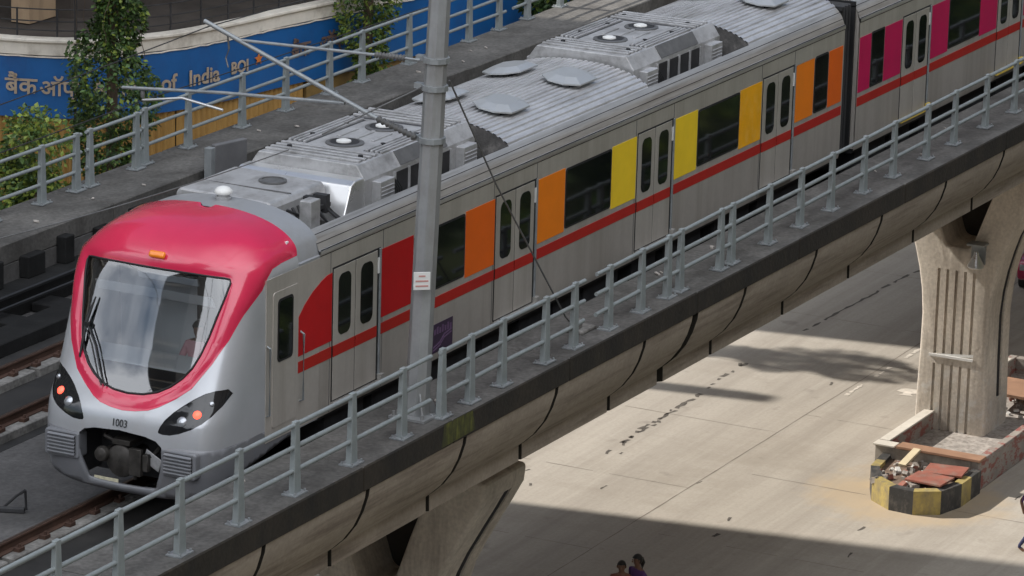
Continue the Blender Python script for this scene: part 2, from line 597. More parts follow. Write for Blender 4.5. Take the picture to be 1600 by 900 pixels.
def text_mesh(name, txt, size, mat, parent, origin, xdir, updir, extrude=.006, align='CENTER', sx=1.0, bold=0.0):
    cu = bpy.data.curves.new(name, 'FONT')
    cu.body = txt
    cu.size = size
    cu.extrude = extrude
    cu.offset = bold
    cu.align_x = align
    cu.align_y = 'CENTER'
    tmp = bpy.data.objects.new(name+'_tmp', cu)
    COL.objects.link(tmp)
    bpy.context.view_layer.update()
    dg = bpy.context.evaluated_depsgraph_get()
    me = bpy.data.meshes.new_from_object(tmp.evaluated_get(dg))
    bpy.data.objects.remove(tmp)
    bpy.data.curves.remove(cu)
    xd = Vector(xdir).normalized()
    ud = Vector(updir).normalized()
    nd = xd.cross(ud)
    off = WL[parent.name]
    for v in me.vertices:
        v.co = Vector(origin)+xd*v.co.x*sx+ud*v.co.y+nd*v.co.z-off
    me.materials.clear()
    me.materials.append(mat)
    me.name = name
    o = bpy.data.objects.new(name, me)
    COL.objects.link(o)
    o.parent = parent
    WL[o.name] = off
    return o


def rrect(a0, a1, b0, b1, r, n=4):
    """rounded rectangle outline"""
    pts = []
    for cx, cy, st in ((a1-r, b1-r, 0), (a0+r, b1-r, 90), (a0+r, b0+r, 180), (a1-r, b0+r, 270)):
        for k in range(n+1):
            a = math.radians(st+90*k/n)
            pts.append((cx+r*math.cos(a), cy+r*math.sin(a)))
    return pts


def copy_thing(root, dloc, label=None):
    r = root.copy()
    COL.objects.link(r)
    r.location = root.location+Vector(dloc)
    if label:
        r['label'] = label
    for ch in list(root.children):
        c = ch.copy()
        COL.objects.link(c)
        c.parent = r
        for g in list(ch.children):
            d = g.copy()
            COL.objects.link(d)
            d.parent = c
    return r


# ------------------------------------------------------------------ ground and road
ZG = -10.3
g = MB()
g.add([(-900, -900, ZG-.3), (900, -900, ZG-.3), (900, 900, ZG-.3), (-900, 900, ZG-.3)], [(0, 1, 2, 3)])
g.build('ground', soil_m, kind='structure', fixn=False)
g = MB()
g.add([(-150, -60, ZG), (220, -60, ZG), (220, 60, ZG), (-150, 60, ZG)], [(0, 1, 2, 3)])
g.build('road', road_m, kind='structure', fixn=False)
# joints between the concrete bays: a few centimetres wide, filled with tar
g = MB()
rs = random.Random(3)


def wobble_strip(mb, p0, p1, w0, wob, step=.4, z=ZG+.004, gap=0.0):
    p0, p1 = Vector(p0), Vector(p1)
    d = (p1-p0)
    n = max(2, int(d.length/step))
    t = d.normalized()
    nrm = Vector((-t.y, t.x))
    pts = []
    off = 0
    for i in range(n+1):
        off = off*.8+rs.uniform(-wob, wob)
        ww = w0*rs.uniform(.35, 1.3)
        c = p0+d*i/n+nrm*off
        pts.append((c-nrm*ww/2, c+nrm*ww/2))
    for i in range(n):
        if rs.random() < gap:
            continue
        a, b = pts[i], pts[i+1]
        mb.add([(a[0].x, a[0].y, z), (b[0].x, b[0].y, z), (b[1].x, b[1].y, z), (a[1].x, a[1].y, z)], [(0, 1, 2, 3)])


for yj in (6.75, 13.6, -4.2):
    wobble_strip(g, (-60, yj), (120, yj), .024, .008)
for xj in range(-40, 110, 5):
    wobble_strip(g, (xj+.5, 6.75), (xj+.5, 13.6), .02, .006, gap=.15)
    wobble_strip(g, (xj+2.2, -4.2), (xj+2.2, 6.75), .02, .006, gap=.3)
g.build('road_joints', joint_road, kind='structure', fixn=False)
g = MB()
wobble_strip(g, (31.8, 9.5), (40.5, 9.75), .11, .06, .16, gap=.38)
wobble_strip(g, (32.6, 9.42), (36.0, 9.6), .10, .06, .15, gap=.6)
wobble_strip(g, (44.0, 9.8), (60, 9.2), .09, .05, .25, gap=.35)
for k in range(26):
    x, y = rs.uniform(27, 46), rs.uniform(-1, 11)
    wobble_strip(g, (x, y), (x+rs.uniform(.1, .35), y+rs.uniform(-.12, .12)), rs.uniform(.04, .10), .02, .1)
g.build('road_cracks', crack_m, kind='structure', fixn=False, loc=(40, 9, ZG))
g = MB()
rs = random.Random(5)
for x0 in (39.2, 41.0, 43.0):
    wobble_strip(g, (x0, 6.55), (x0+1.1, 6.57), .10, .005, .1, z=ZG+.008, gap=.12)
wobble_strip(g, (40.0, 5.3), (40.6, 5.35), .55, .01, .1, z=ZG+.008, gap=.05)
g.build('lane_marking', roadline_m, kind='structure', fixn=False)
g = MB()
g.add([(43.4, -9, ZG+.006), (90, -9, ZG+.006), (90, 3.9, ZG+.006), (43.4, 3.9, ZG+.006), (41.6, 2.9, ZG+.006)], [(0, 1, 2, 3, 4)])
g.build('soil_verge', soil_m, kind='structure', fixn=False)

# ------------------------------------------------------------------ viaduct
YC2 = 3.17     # middle of the deck


def near(x, y):
    return y-.008*max(0, x-3)


prof = [(-2.95, .42), (-2.935, .30), (-2.86, .06), (-2.75, -.17), (-2.58, -.40), (-2.42, -.55), (-2.335, -.62), (-2.34, -.88),
        (-1.9, -.98), (-.4, -2.0), (.7, -2.75), (1.0, -2.98)]
half = prof
far = [(2*YC2-y, z) for y, z in prof][::-1]
seg_poly = half+far+[(8.22, .42), (8.22, -.32), (-1.74, -.32), (-1.74, .42)]
viaduct = thing('metro_viaduct', 'long concrete segmental metro viaduct carrying two tracks above the road', 'viaduct', (0, YC2, -.32))
joints = [-92, -83, -74, -65, -56, -47, -38, -29, -23, -18.4, -14.2, -11.1, -8.1, -5.1, -2.18, .79, 3.83, 6.94, 8.86, 10.85, 13.85, 16.8, 19.9, 22.9, 25.9, 28.9, 31.9, 34.7, 36.85, 38.9, 42, 45, 48, 51, 54, 57, 60, 65.6, 72, 80, 88, 96, 104, 112, 120, 128, 136, 144]
for a, b in zip(joints[:-1], joints[1:]):
    ga = .11 if abs(a-8.86) < .1 or abs(a-36.85) < .1 else .05
    gb = .11 if abs(b-8.86) < .1 or abs(b-36.85) < .1 else .05
    mb = MB()
    x0, x1 = a+ga, b-gb
    sh0 = -.008*max(0, x0-3)
    sh1 = -.008*max(0, x1-3)
    n = len(seg_poly)
    v = [(x0, y+(sh0 if y < 0 else 0), z) for y, z in seg_poly]+[(x1, y+(sh1 if y < 0 else 0), z) for y, z in seg_poly]
    f = [tuple(range(n)), tuple(range(2*n-1, n-1, -1))]+[(i, i+n, (i+1) % n+n, (i+1) % n) for i in range(n)]
    mb.add(v, f)
    k0 = len(seg_poly)
    mb.mi = [0]*len(mb.f)
    mb.mi[0] = mb.mi[1] = 2
    for i in range(k0-4, k0):
        mb.mi[2+i] = 1
    mb.mi[2+k0-5] = 1
    o = mb.build('girder_segment', [girder_m, track_m, joint_m], viaduct, bevel=.006, segs=1, smooth=True, ang=28)
# inner core that closes the joints a hand's width in
mb = MB()
core = [(y+(.16 if y < YC2 else -.16), z+(.12 if z < 0 else -.03)) for y, z in half+far]
core = core+[(8.3, .38), (8.3, -.38), (-1.8, -.38), (-1.8, .38)]
mb.prism_x(core, -91.9, 143.9)
mb.build('joint_filler', joint_m, viaduct)
# the two raised walkways with their dark fascia
breaks = [-92, -60, -30, -14.2, -8.3, -2.35, .35, 4.2, 8.86, 13.0, 17.8, 22.9, 29, 36.85, 44, 52, 60, 80, 110, 144]
for a, b in zip(breaks[:-1], breaks[1:]):
    mb = MB()
    x0, x1 = a+.012, b-.012
    s0, s1 = -.008*max(0, x0-3), -.008*max(0, x1-3)
    zt = .80+random.uniform(-.008, .008)
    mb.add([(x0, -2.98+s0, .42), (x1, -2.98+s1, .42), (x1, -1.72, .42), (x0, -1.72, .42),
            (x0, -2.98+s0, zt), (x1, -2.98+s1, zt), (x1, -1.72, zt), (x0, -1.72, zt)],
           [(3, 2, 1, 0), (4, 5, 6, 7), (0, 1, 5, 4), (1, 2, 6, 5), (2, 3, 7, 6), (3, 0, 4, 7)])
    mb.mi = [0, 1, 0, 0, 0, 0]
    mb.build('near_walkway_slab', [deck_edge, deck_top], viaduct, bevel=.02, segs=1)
for a, b in zip([-92, -50, -14, -6, 1, 4.9, 8.6, 12.4, 17.2, 22, 28, 36, 46, 60, 100], [-50, -14, -6, 1, 4.9, 8.6, 12.4, 17.2, 22, 28, 36, 46, 60, 100, 144]):
    mb = MB()
    mb.box(a+.01, b-.01, 8.22, 9.62, .423, .80+random.uniform(-.01, .01))
    mb.build('far_walkway_slab', deck_top, viaduct, bevel=.02, segs=1)
# moss drip below the mast
mb = MB()
mb.add([(-.02, -2.984, .45), (1.05, -2.984, .47), (.95, -2.984, .79), (.05, -2.984, .80)], [(0, 1, 2, 3)])
mb.build('moss_stain', moss_m, viaduct)
# cable troughs, ribs and ledges on the inside of the far parapet
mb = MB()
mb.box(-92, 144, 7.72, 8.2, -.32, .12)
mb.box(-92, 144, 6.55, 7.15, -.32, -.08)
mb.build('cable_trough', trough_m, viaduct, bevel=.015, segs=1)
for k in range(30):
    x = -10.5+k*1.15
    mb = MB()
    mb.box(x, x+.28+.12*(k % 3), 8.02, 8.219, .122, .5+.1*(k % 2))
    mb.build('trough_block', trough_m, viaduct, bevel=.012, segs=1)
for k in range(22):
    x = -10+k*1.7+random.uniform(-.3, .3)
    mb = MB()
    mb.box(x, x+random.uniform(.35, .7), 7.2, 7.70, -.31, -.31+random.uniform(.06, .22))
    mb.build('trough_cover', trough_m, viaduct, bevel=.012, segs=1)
mb = MB()
mb.box(-92, 144, -1.715, 6.54, -.335, -.311)
mb.build('track_slab', track_m, viaduct)
for y0, y1 in ((-.42, .56), (1.09, 1.25), (3.72, 3.92), (4.45, 5.42), (5.95, 6.53)):  # flat near-black strips: shade between and beside the rails put into colour
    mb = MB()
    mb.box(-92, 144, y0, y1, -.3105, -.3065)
    mb.build('track_shade_strip', track_shade_m, viaduct)
mb = MB()
mb.tube([(-14, 7.6, .16), (4, 7.6, .165), (30, 7.6, .16), (60, 7.6, .16)], .035, 6)
mb.tube([(-14, 7.5, .02), (60, 7.5, .02)], .03, 6)
mb.build('trackside_cables', rubber, viaduct)


def track(yc, label):
    t = thing('railway_track', label, 'track', (0, yc, -.32))
    for s in (-1, 1):
        yr = yc+s*.752
        mb = MB()
        x = -90
        while x < 140:
            mb.box(x+.02, x+3.9, yr-.26, yr+.26, -.32, -.165)
            x += 4
        mb.build('plinth', plinth_m, t, bevel=.015, segs=1)
        mb = MB()
        mb.prism_x([(yr-.07, -.16), (yr+.07, -.16), (yr+.07, -.148), (yr+.012, -.13), (yr+.012, -.045), (yr+.036, -.03), (yr+.036, -.002),
                    (yr+.03, .0), (yr-.03, .0), (yr-.036, -.002), (yr-.036, -.03), (yr-.012, -.045), (yr-.012, -.13), (yr-.07, -.148)], -92, 144)
        r = mb.build('rail', rust_m, t)
        mb = MB()
        mb.box(-92, 144, yr-.022, yr+.022, .001, .003)
        mb.build('running_band', railtop_m, r)
        xa, xb = (-10.2, -2.6) if yc < 2 else (-7.0, 9.0)
        x = xa
        first = None
        while x < xb:
            for q in (-1, 1):
                if first is None:
                    mb = MB()
                    mb.box(x-.07, x+.07, yr+q*.13-.05, yr+q*.13+.05, -.163, -.11)
                    mb.lathe((x, yr+q*.14, -.11), [(.022, 0), (.022, .05)], 6)
                    first = mb.build('rail_clip', rust_m, t)
                    fx, fy = x, q
                else:
                    c = first.copy()
                    COL.objects.link(c)
                    c.parent = t
                    c.location = (x-fx, (q-fy)*.13, 0)
            x += .65
    return t


track(.07, 'near railway track under the metro train')
track(4.93, 'empty far railway track on the viaduct behind the train')

# ------------------------------------------------------------------ railings


def railing(xa, xb, posts, y, label, drift=0.0, group=None):
    t = thing('steel_railing', label, 'railing', ((xa+xb)/2, y, .8), group)
    y0 = y

    def yy(x):
        return y0+drift*max(0, x-5)
    for i, x in enumerate(posts):
        mb = MB()
        yp = yy(x)
        zb, zt = .80, 1.86
        wb, wt = .095, .06
        for (u0, u1, d) in ((-1, 1, .012),):
            mb.add([(x-wb, yp-.05, zb), (x+wb, yp-.05, zb), (x+wb, yp+.05, zb), (x-wb, yp+.05, zb),
                    (x-wt, yp-.035, zt), (x+wt, yp-.035, zt), (x+wt, yp+.035, zt), (x-wt, yp+.035, zt)],
                   [(3, 2, 1, 0), (4, 5, 6, 7), (0, 1, 5, 4), (1, 2, 6, 5), (2, 3, 7, 6), (3, 0, 4, 7)])
        p = mb.build('post', galv, t, bevel=.008, segs=1)
        mb = MB()
        mb.box(x-.17, x+.17, yp-.12, yp+.12, .802, .822)
        for sx in (-1, 1):
            for sy in (-1, 1):
                mb.lathe((x+sx*.135, yp+sy*.085, .822), [(.016, 0), (.016, .035)], 6)
        mb.build('base_plate', galv_dk, p)
    for z in (1.81, 1.48, 1.15):
        mb = MB()
        e0, e1 = xa, xb
        xs = [e0]+[x for x in posts if e0 < x < e1]+[e1]
        mb.tube([(x, yy(x), z+random.uniform(-.008, .008)) for x in xs], .034, 10)
        mb.build('rail', galv, t, smooth=True, ang=60)
    return t


G1 = 'railings along the near edge of the viaduct'
G2 = 'railings along the far edge of the viaduct'
railing(-13.6, .02, [-13.0, -11.5, -9.94, -8.48, -6.97, -5.45, -3.93, -2.32, -.83], -2.75, 'near railing with pale pipe rails in front of the train nose, ending at the mast', 0, G1)
railing(.30, 5.12, [.38, 1.29, 2.33, 3.78, 4.78], -2.75, 'short near railing section right of the mast below the first car', 0, G1)
railing(5.55, 34, [6.04, 7.25, 8.27, 8.76, 10.38, 10.85, 12.42, 13.82, 15.22, 16.75, 18.19, 19.87, 21.3, 23.0, 24.6, 26.1, 27.6, 29.1, 30.6, 32.1, 33.5], -2.75, 'long near railing with double posts running to the right edge', .006, G1)
railing(-8, 9.12, [-7.5, -6, -4.4, -2.9, -1.4, .1, 1.7, 3.2, 4.8, 6.3, 7.86, 8.97], 9.25, 'far railing section at the left in front of the first vine column', .0, G2)
railing(9.28, 11.1, [9.41, 10.96], 9.25, 'shortest far railing section of two posts below the blue banner', .0, G2)
railing(11.25, 26.1, [11.37, 12.92, 14.92, 16.6, 18.35, 19.69, 21.7, 24.4, 25.8], 9.25, 'long far railing section above the train roof behind the mast', .012, G2)
railing(26.5, 44, [27.2, 28.8, 30.4, 32, 33.6, 35.2, 36.8, 38.4, 40, 41.6, 43.2], 9.4, 'far railing section at the upper frame edge right of the mast', .006, G2)

# ------------------------------------------------------------------ piers
PC = 2.95


def limewash(m):
    n = m.node_tree.nodes
    l = m.node_tree.links
    b = n['Principled BSDF']
    src = b.inputs['Base Color'].links[0].from_socket
    geo = n.new('ShaderNodeNewGeometry')
    sx = n.new('ShaderNodeSeparateXYZ')
    l.new(geo.outputs['Position'], sx.inputs[0])
    rz = n.new('ShaderNodeMapRange')
    rz.inputs[1].default_value = -7.4
    rz.inputs[2].default_value = -9.4
    l.new(sx.outputs[2], rz.inputs[0])
    nz = n.new('ShaderNodeTexNoise')
    nz.inputs['Scale'].default_value = 3.2
    nz.inputs['Detail'].default_value = 9
    nz.inputs['Roughness'].default_value = .75
    l.new(geo.outputs['Position'], nz.inputs['Vector'])
    r = n.new('ShaderNodeMapRange')
    r.inputs[1].default_value = .53
    r.inputs[2].default_value = .60
    r.inputs[4].default_value = .8
    l.new(nz.outputs['Fac'], r.inputs[0])
    mu = n.new('ShaderNodeMath')
    mu.operation = 'MULTIPLY'
    l.new(r.outputs[0], mu.inputs[0])
    l.new(rz.outputs[0], mu.inputs[1])
    mx = n.new('ShaderNodeMix')
    mx.data_type = 'RGBA'
    mx.inputs[7].default_value = (.62, .61, .58, 1)
    l.new(mu.outputs[0], mx.inputs[0])
    l.new(src, mx.inputs[6])
    l.new(mx.outputs[2], b.inputs['Base Color'])


limewash(pier_m)


def pier(cx, label):
    t = thing('concrete_pier', label, 'pier', (cx, PC, ZG))
    hw = [(-10.3, .88), (-9.2, .87), (-8.2, .84), (-7.2, .83), (-6.6, .88), (-6.1, .97), (-5.6, 1.10), (-5.2, 1.23), (-4.8, 1.42), (-4.3, 1.70), (-3.9, 1.93), (-3.55, 2.12), (-3.2, 2.16)]
    notch = [(1.16, -3.2), (.98, -3.6), (.66, -4.45), (.34, -5.38), (.26, -5.5)]
    poly = [(PC+h, z) for z, h in hw]+[(PC+a, z) for a, z in notch]+[(PC-a, z) for a, z in notch[::-1]]+[(PC-h, z) for z, h in hw[::-1]]
    mb = MB()
    mb.prism_x(poly, cx-.8, cx+.8)
    o = mb.build('shaft', pier_m, t, bevel=.1, segs=3, smooth=True, ang=30)
    c = MB()
    for k in range(5):
        yk = PC+.44-.22*k
        c.box(cx-.95, cx-.72, yk-.035, yk+.035, -8.12, -6.05)
        c.box(cx-.95, cx-.72, yk-.035, yk+.035, -10.4, -8.36)
        c.box(cx+.72, cx+.95, yk-.035, yk+.035, -8.12, -6.05)
        c.box(cx+.72, cx+.95, yk-.035, yk+.035, -10.4, -8.36)
    for s in (-1,):
        ch = [(PC+s*(h-.16), z) for z, h in hw[1:-1]]+[(PC+s*(h+.2), z) for z, h in hw[1:-1][::-1]]
        c.prism_x(ch, cx-.02, cx+.28)
    cut(o, c)
    o.data.shade_smooth()
    o.data.set_sharp_from_angle(angle=math.radians(25))
    mb = MB()
    mb.tube([(cx+.13, PC-h+.05, z) for z, h in hw[1:-1]], .055, 8)
    mb.build('drain_pipe', dark_metal, t, smooth=True, ang=60)
    mb = MB()
    for s in (-1, 1):
        mb.box(cx-.35, cx+.35, PC+s*1.6-.3, PC+s*1.6+.3, -3.2, -2.97)
    mb.build('bearing', dark_metal, t)
    mb = MB()
    mb.prism_x([(PC+a, z) for a, z in notch]+[(PC-a, z) for a, z in notch[::-1]], cx+.5, cx+.78)
    mb.build('notch_shade_plate', notch_shade_m, t)  # added back plate, the deep notch's shade put into its dark colour
    return t


p1 = pier(9.6, 'flared concrete pier at the bottom of the frame, head hidden under the girder')
pier(65.6, 'flared concrete pier further along the road, hidden behind the grooved one')
pier(-18.4, 'flared concrete pier before the left edge of the frame')
p2 = pier(37.6, 'flared concrete pier with vertical grooves standing in the planter at right')
mb = MB()
mb.add([(36.797, 3.52, -8.14), (36.797, 2.42, -8.02), (36.797, 2.42, -8.09), (36.797, 3.52, -8.21)], [(0, 1, 2, 3)])
mb.box(36.76, 36.795, 2.42, 3.52, -8.19, -8.13)
mb.build('conduit_bar', white_m, p2)
t = thing('flood_lamp', 'small silver floodlight on a bracket on the pier face', 'floodlight', (36.75, 2.45, -5.6))
mb = MB()
mb.box(36.45, 36.8, 2.2, 2.62, -5.32, -5.27)
mb.box(36.74, 36.79, 2.25, 2.6, -5.8, -5.27)
mb.build('bracket', galv_dk, t, bevel=.006)
mb = MB()
mb.lathe((36.6, 2.42, -5.86), [(.17, 0), (.20, .03), (.20, .06), (.07, .30), (.05, .40)], 16)
mb.build('lamp_head', bright_sheet, t, smooth=True)

# ------------------------------------------------------------------ planter round the pier
t = thing('median_planter', 'striped yellow and black masonry planter around the grooved pier foot', 'planter', (35, 2.2, ZG))
fr = [(33.7, 3.35), (32.7, 3.22), (31.9, 2.85), (31.45, 2.25), (31.4, 1.65), (31.75, 1.12), (32.5, .92), (33.7, .92)]
inn = [(33.7, 3.13), (32.75, 3.02), (32.05, 2.68), (31.68, 2.18), (31.64, 1.72), (31.92, 1.30), (32.55, 1.13), (33.7, 1.13)]
mb = MB()
nseg = 0
cols = []
for i in range(len(fr)-1):
    sub = 2 if (Vector(fr[i])-Vector(fr[i+1])).length > .95 else 1
    for k in range(sub):
        a0, a1 = k/sub, (k+1)/sub
        P = [Vector(fr[i]).lerp(Vector(fr[i+1]), a0), Vector(fr[i]).lerp(Vector(fr[i+1]), a1),
             Vector(inn[i]).lerp(Vector(inn[i+1]), a1), Vector(inn[i]).lerp(Vector(inn[i+1]), a0)]
        mb.cur = nseg % 2
        nseg += 1
        mb.prism_z([tuple(p) for p in P], ZG, ZG+.55)
mb.build('striped_kerb', [kerb_k, kerb_y], t)
mb = MB()
mb.prism_z([(a, b) for a, b in inn], ZG+.1, ZG+.45)
mb.build('planter_soil', M('planter_earth', (.17, .12, .09), .95, var=.4, scale=5, bump=.6), t)
mb = MB()
L0, L1, W0, W1 = 33.72, 42.5, .98, 3.55
mb.box(L0, L1, W0, W0+.22, ZG, ZG+.72)
mb.box(L0+.205, L1, W1-.22, W1, ZG, ZG+.72)
mb.box(L1-.2, L1, W0+.22, W1-.22, ZG, ZG+.72)
mb.build('box_wall', brick_m, t, bevel=.02, segs=1)
mb = MB()
mb.box(L0, L0+.2, W0+.222, W1+.002, ZG, ZG+.72)
mb.build('box_end_wall', M('grey_plaster_kerb', (.34, .31, .27), .9, var=.25, scale=3, stain=(.14, .12, .1), samt=.6, sscale=(3, 3, 2)), t, bevel=.02, segs=1)
mb = MB()
mb.box(L0+.2, L1-.2, W0+.22, W1-.22, ZG+.1, ZG+.32)
mb.build('box_fill', rubble_m, t)
mb = MB()
mb.box(33.66, 34.05, .94, 3.0, ZG+.725, ZG+.79)
mb.build('coping_slab', slab_br, t, bevel=.01)
mb = MB()
mb.box(33.66, 34.0, 3.05, 3.58, ZG+.725, ZG+.77)
mb.box(34.05, 42, 3.32, 3.57, ZG+.725, ZG+.77)
mb.build('coping_slab', ledge_m, t, bevel=.01)
for i, (cx, cy, rz, m_, lab) in enumerate([(33.1, 1.55, .1, tile_red, 'red paving slab lying at the back of the planter against the coping'),
                                           (32.28, 1.62, -.12, tile_red, 'red paving slab lying nearer the rounded planter front')]):
    mb = MB()
    c, s = math.cos(rz), math.sin(rz)
    mb.obox((cx, cy, ZG+.60+.012*i), (.33*c, .33*s, .012), (-.46*s, .46*c, -.01), (0, 0, .025))
    tag(mb.build('paving_slab', m_, None, bevel=.008), lab, 'paving slab', 'red slabs on the planter')
mb = MB()
mb.obox((33.3, 2.52, ZG+.69), (.36, -.04, .1), (.01, .09, .0), (-.01, 0, .03))
tag(mb.build('timber_offcut', M('pale_timber', (.62, .53, .36), .7), None), 'pale timber board leaning on the planter coping', 'board')
mb = MB()
rr = random.Random(11)
for k in range(170):
    if k < 80:
        x, y, z = rr.uniform(31.9, 33.6), rr.uniform(1.5, 3.0), ZG+.45
    else:
        x, y, z = rr.uniform(38.6, 42), rr.uniform(1.3, 2.6), ZG+.34
    s = rr.uniform(.02, .085)
    a = Vector((rr.uniform(-1, 1), rr.uniform(-1, 1), rr.uniform(-.5, .5))).normalized()
    b = a.cross(Vector((0, 0, 1))).normalized()
    c = a.cross(b)
    mb.cur = rr.choice([0, 0, 1, 2])
    mb.obox((x, y, z+s*.5), a*s, b*s*rr.uniform(.5, 1), c*s*rr.uniform(.4, .8))
o = mb.build('rubble', [rubble_m, white_splash, tile_red], None)
o['kind'] = 'stuff'
o['label'] = 'broken stones and plaster lumps scattered in the planter'
o['category'] = 'rubble'
mb = MB()
mb.obox((39.6, 2.15, ZG+.77), (.7, .05, 0), (-.03, .75, .02), (0, 0, .04))
tag(mb.build('stone_slab', slab_br, None, bevel=.01), 'brown stone slab lying across the planter behind the pier', 'stone slab')

# ------------------------------------------------------------------ metro train
YT = .07           # centre line of the train
WB = 1.525
RZ0, RH, RW, RE = 3.40, .651, 1.50, 2.3


def roof_z(y):
    q = min(1, abs(y-YT)/RW)
    return RZ0+RH*(1-q**RE)**(1/RE)


XS = -1.65
ZK = [0.0, .3, .6, .95, 1.2, 1.45, 1.6, 1.8, 2.4, 3.0, 3.43, 3.6, 3.75, 3.88, 3.97, 4.02, 4.051]
XK = [-3.78, -3.87, -3.96, -4.01, -4.00, -3.96, -3.88, -3.74, -3.47, -3.23, -3.06, -2.98, -2.85, -2.63, -2.33, -2.0, -1.65]


def _pchip():
    # monotone cubic tangents
    n = len(ZK)
    d = [(XK[i+1]-XK[i])/(ZK[i+1]-ZK[i]) for i in range(n-1)]
    m = [d[0]]+[0]*(n-2)+[d[-1]]
    for i in range(1, n-1):
        m[i] = 0 if d[i-1]*d[i] <= 0 else 2*d[i-1]*d[i]/(d[i-1]+d[i])
    return m


MK = _pchip()


def xf(z):
    z = max(ZK[0], min(ZK[-1], z))
    for i in range(len(ZK)-1):
        if z <= ZK[i+1]:
            h = ZK[i+1]-ZK[i]
            t = (z-ZK[i])/h
            return ((2*t**3-3*t*t+1)*XK[i]+(t**3-2*t*t+t)*h*MK[i]+(-2*t**3+3*t*t)*XK[i+1]+(t**3-t*t)*h*MK[i+1])
    return XK[-1]


def Wz(z):
    if z <= RZ0:
        return WB if z > 1.2 else WB-.05*((1.2-z)/.9)**2
    q = (z-RZ0)/RH
    if q >= .9999:
        return .02
    w_ = RW*(1-q**RE)**(1/RE)
    return max(.02, w_+(WB-RW)*max(0, 1-q*4))


NN, MM = 4.6, 13.0


def xfy(y, z):
    # slight bow of the front in plan, fading out towards the roof
    k = max(0, min(1, (3.9-z)/.5))
    return xf(z)+k*(.09*min(1.2, abs(y)/1.2)**2-.045)


def mm_at(z):
    t = max(0, min(1, (z-2.95)/.85))
    t = t*t*(3-2*t)
    return MM+(4.6-MM)*t


def fn(x, y, z):
    if z >= 4.0505:
        return 5+z
    a = max(0, (XS-x)/max(.002, XS-xfy(y, z)))
    b = abs(y)/Wz(z)
    return a**NN+b**mm_at(z)-1


P0 = Vector((XS, 0, 2.2))       # local frame: y measured from the train centre line


def shoot(d):
    lo, hi = 0, 5
    for _ in range(46):
        m = (lo+hi)/2
        p = P0+d*m
        if fn(p.x, p.y, p.z) > 0:
            hi = m
        else:
            lo = m
    return P0+d*lo


def dir_of(u, v):
    th = math.hypot(u, v)
    if th < 1e-9:
        return Vector((-1, 0, 0))
    return Vector((-math.cos(th), math.sin(th)*u/th, math.sin(th)*v/th))


def uv_of(p):
    d = (Vector(p)-P0).normalized()
    th = math.acos(max(-1, min(1, -d.x)))
    r = math.hypot(d.y, d.z)
    if r < 1e-9:
        return (0, 0)
    return (th*d.y/r, th*d.z/r)


def front(y, z):
    b = min(1, abs(y)/Wz(z))
    return Vector((XS-(XS-xfy(y, z))*max(0, 1-b**mm_at(z))**(1/NN), y, z))


def normal_at(p):
    e = .004
    gx = fn(p.x+e, p.y, p.z)-fn(p.x-e, p.y, p.z)
    gy = fn(p.x, p.y+e, p.z)-fn(p.x, p.y-e, p.z)
    gz = fn(p.x, p.y, min(4.0504, p.z+e))-fn(p.x, p.y, p.z-e)
    n = Vector((gx, gy, gz))
    if n.length < 1e-9:
        return Vector((0, 0, 1))
    return n.normalized()


def dens(pts, step=.06, closed=True):
    out = []
    n = len(pts)
    for i in range(n if closed else n-1):
        a, b = Vector(pts[i]), Vector(pts[(i+1) % n])
        k = max(1, int((b-a).length/step))
        for j in range(k):
            out.append(a.lerp(b, j/k))
    if not closed:
        out.append(Vector(pts[-1]))
    return out


def smooth_poly(pts, it=2):
    """Chaikin on a closed outline"""
    for _ in range(it):
        o = []
        n = len(pts)
        for i in range(n):
            a, b = Vector(pts[i]), Vector(pts[(i+1) % n])
            o += [a.lerp(b, .25), a.lerp(b, .75)]
        pts = o
    return pts


def mirror(halfpts):
    return halfpts+[(-y, z) for y, z in halfpts[::-1] if abs(y) > 1e-6]


def inpoly(p, poly):
    x, y = p
    c = False
    n = len(poly)
    j = n-1
    for i in range(n):
        xi, yi = poly[i]
        xj, yj = poly[j]
        if (yi > y) != (yj > y) and x < (xj-xi)*(y-yi)/(yj-yi)+xi:
            c = not c
        j = i
    return c


def segdist(p, poly):
    best = 9
    n = len(poly)
    for i in range(n):
        ax, ay = poly[i]
        bx, by = poly[(i+1) % n]
        dx, dy = bx-ax, by-ay
        L = dx*dx+dy*dy
        t = 0 if L == 0 else max(0, min(1, ((p[0]-ax)*dx+(p[1]-ay)*dy)/L))
        best = min(best, math.hypot(p[0]-ax-t*dx, p[1]-ay-t*dy))
    return best


# outlines on the nose, in (y, z)
win_half = [(0, 3.45), (.6, 3.45), (1.10, 3.44), (1.17, 3.43), (1.195, 3.38), (1.17, 3.2), (1.105, 2.9), (1.055, 2.65), (.985, 2.40), (.905, 2.215), (.785, 2.06), (.64, 1.94), (.46, 1.845), (.25, 1.79), (0, 1.772)]
head_half = smooth_poly([(1.47, 1.96), (1.24, 1.945), (.98, 1.79), (.73, 1.575), (.615, 1.37), (.64, 1.32), (.86, 1.325), (1.2, 1.475), (1.38, 1.665)], 1)
open_half = [(0, 1.285), (.42, 1.255), (.60, 1.21), (.69, 1.13), (.70, .95), (.66, .75), (.56, .47), (.4, .45), (0, .44)]
win_p = [front(y, z) for y, z in dens(mirror(win_half), .05)]
headR_p = [front(-y, z) for y, z in dens(head_half, .05)]
headL_p = [front(y, z) for y, z in dens(head_half, .05)]
open_p = [front(y, z) for y, z in dens(mirror(open_half), .05)]
# red mask outline: up the nose sides and along the roof edge to XS
red_front = [(0, 1.555), (.2, 1.57), (.40, 1.605), (.55, 1.665), (.76, 1.79), (.96, 1.95), (1.18, 2.30), (1.33, 2.63), (1.42, 2.95)]
red_side = [(-2.64, 3.24), (-2.50, 3.40), (-2.35, 3.49), (-2.1, 3.52), (-1.9, 3.525), (XS, 3.53)]


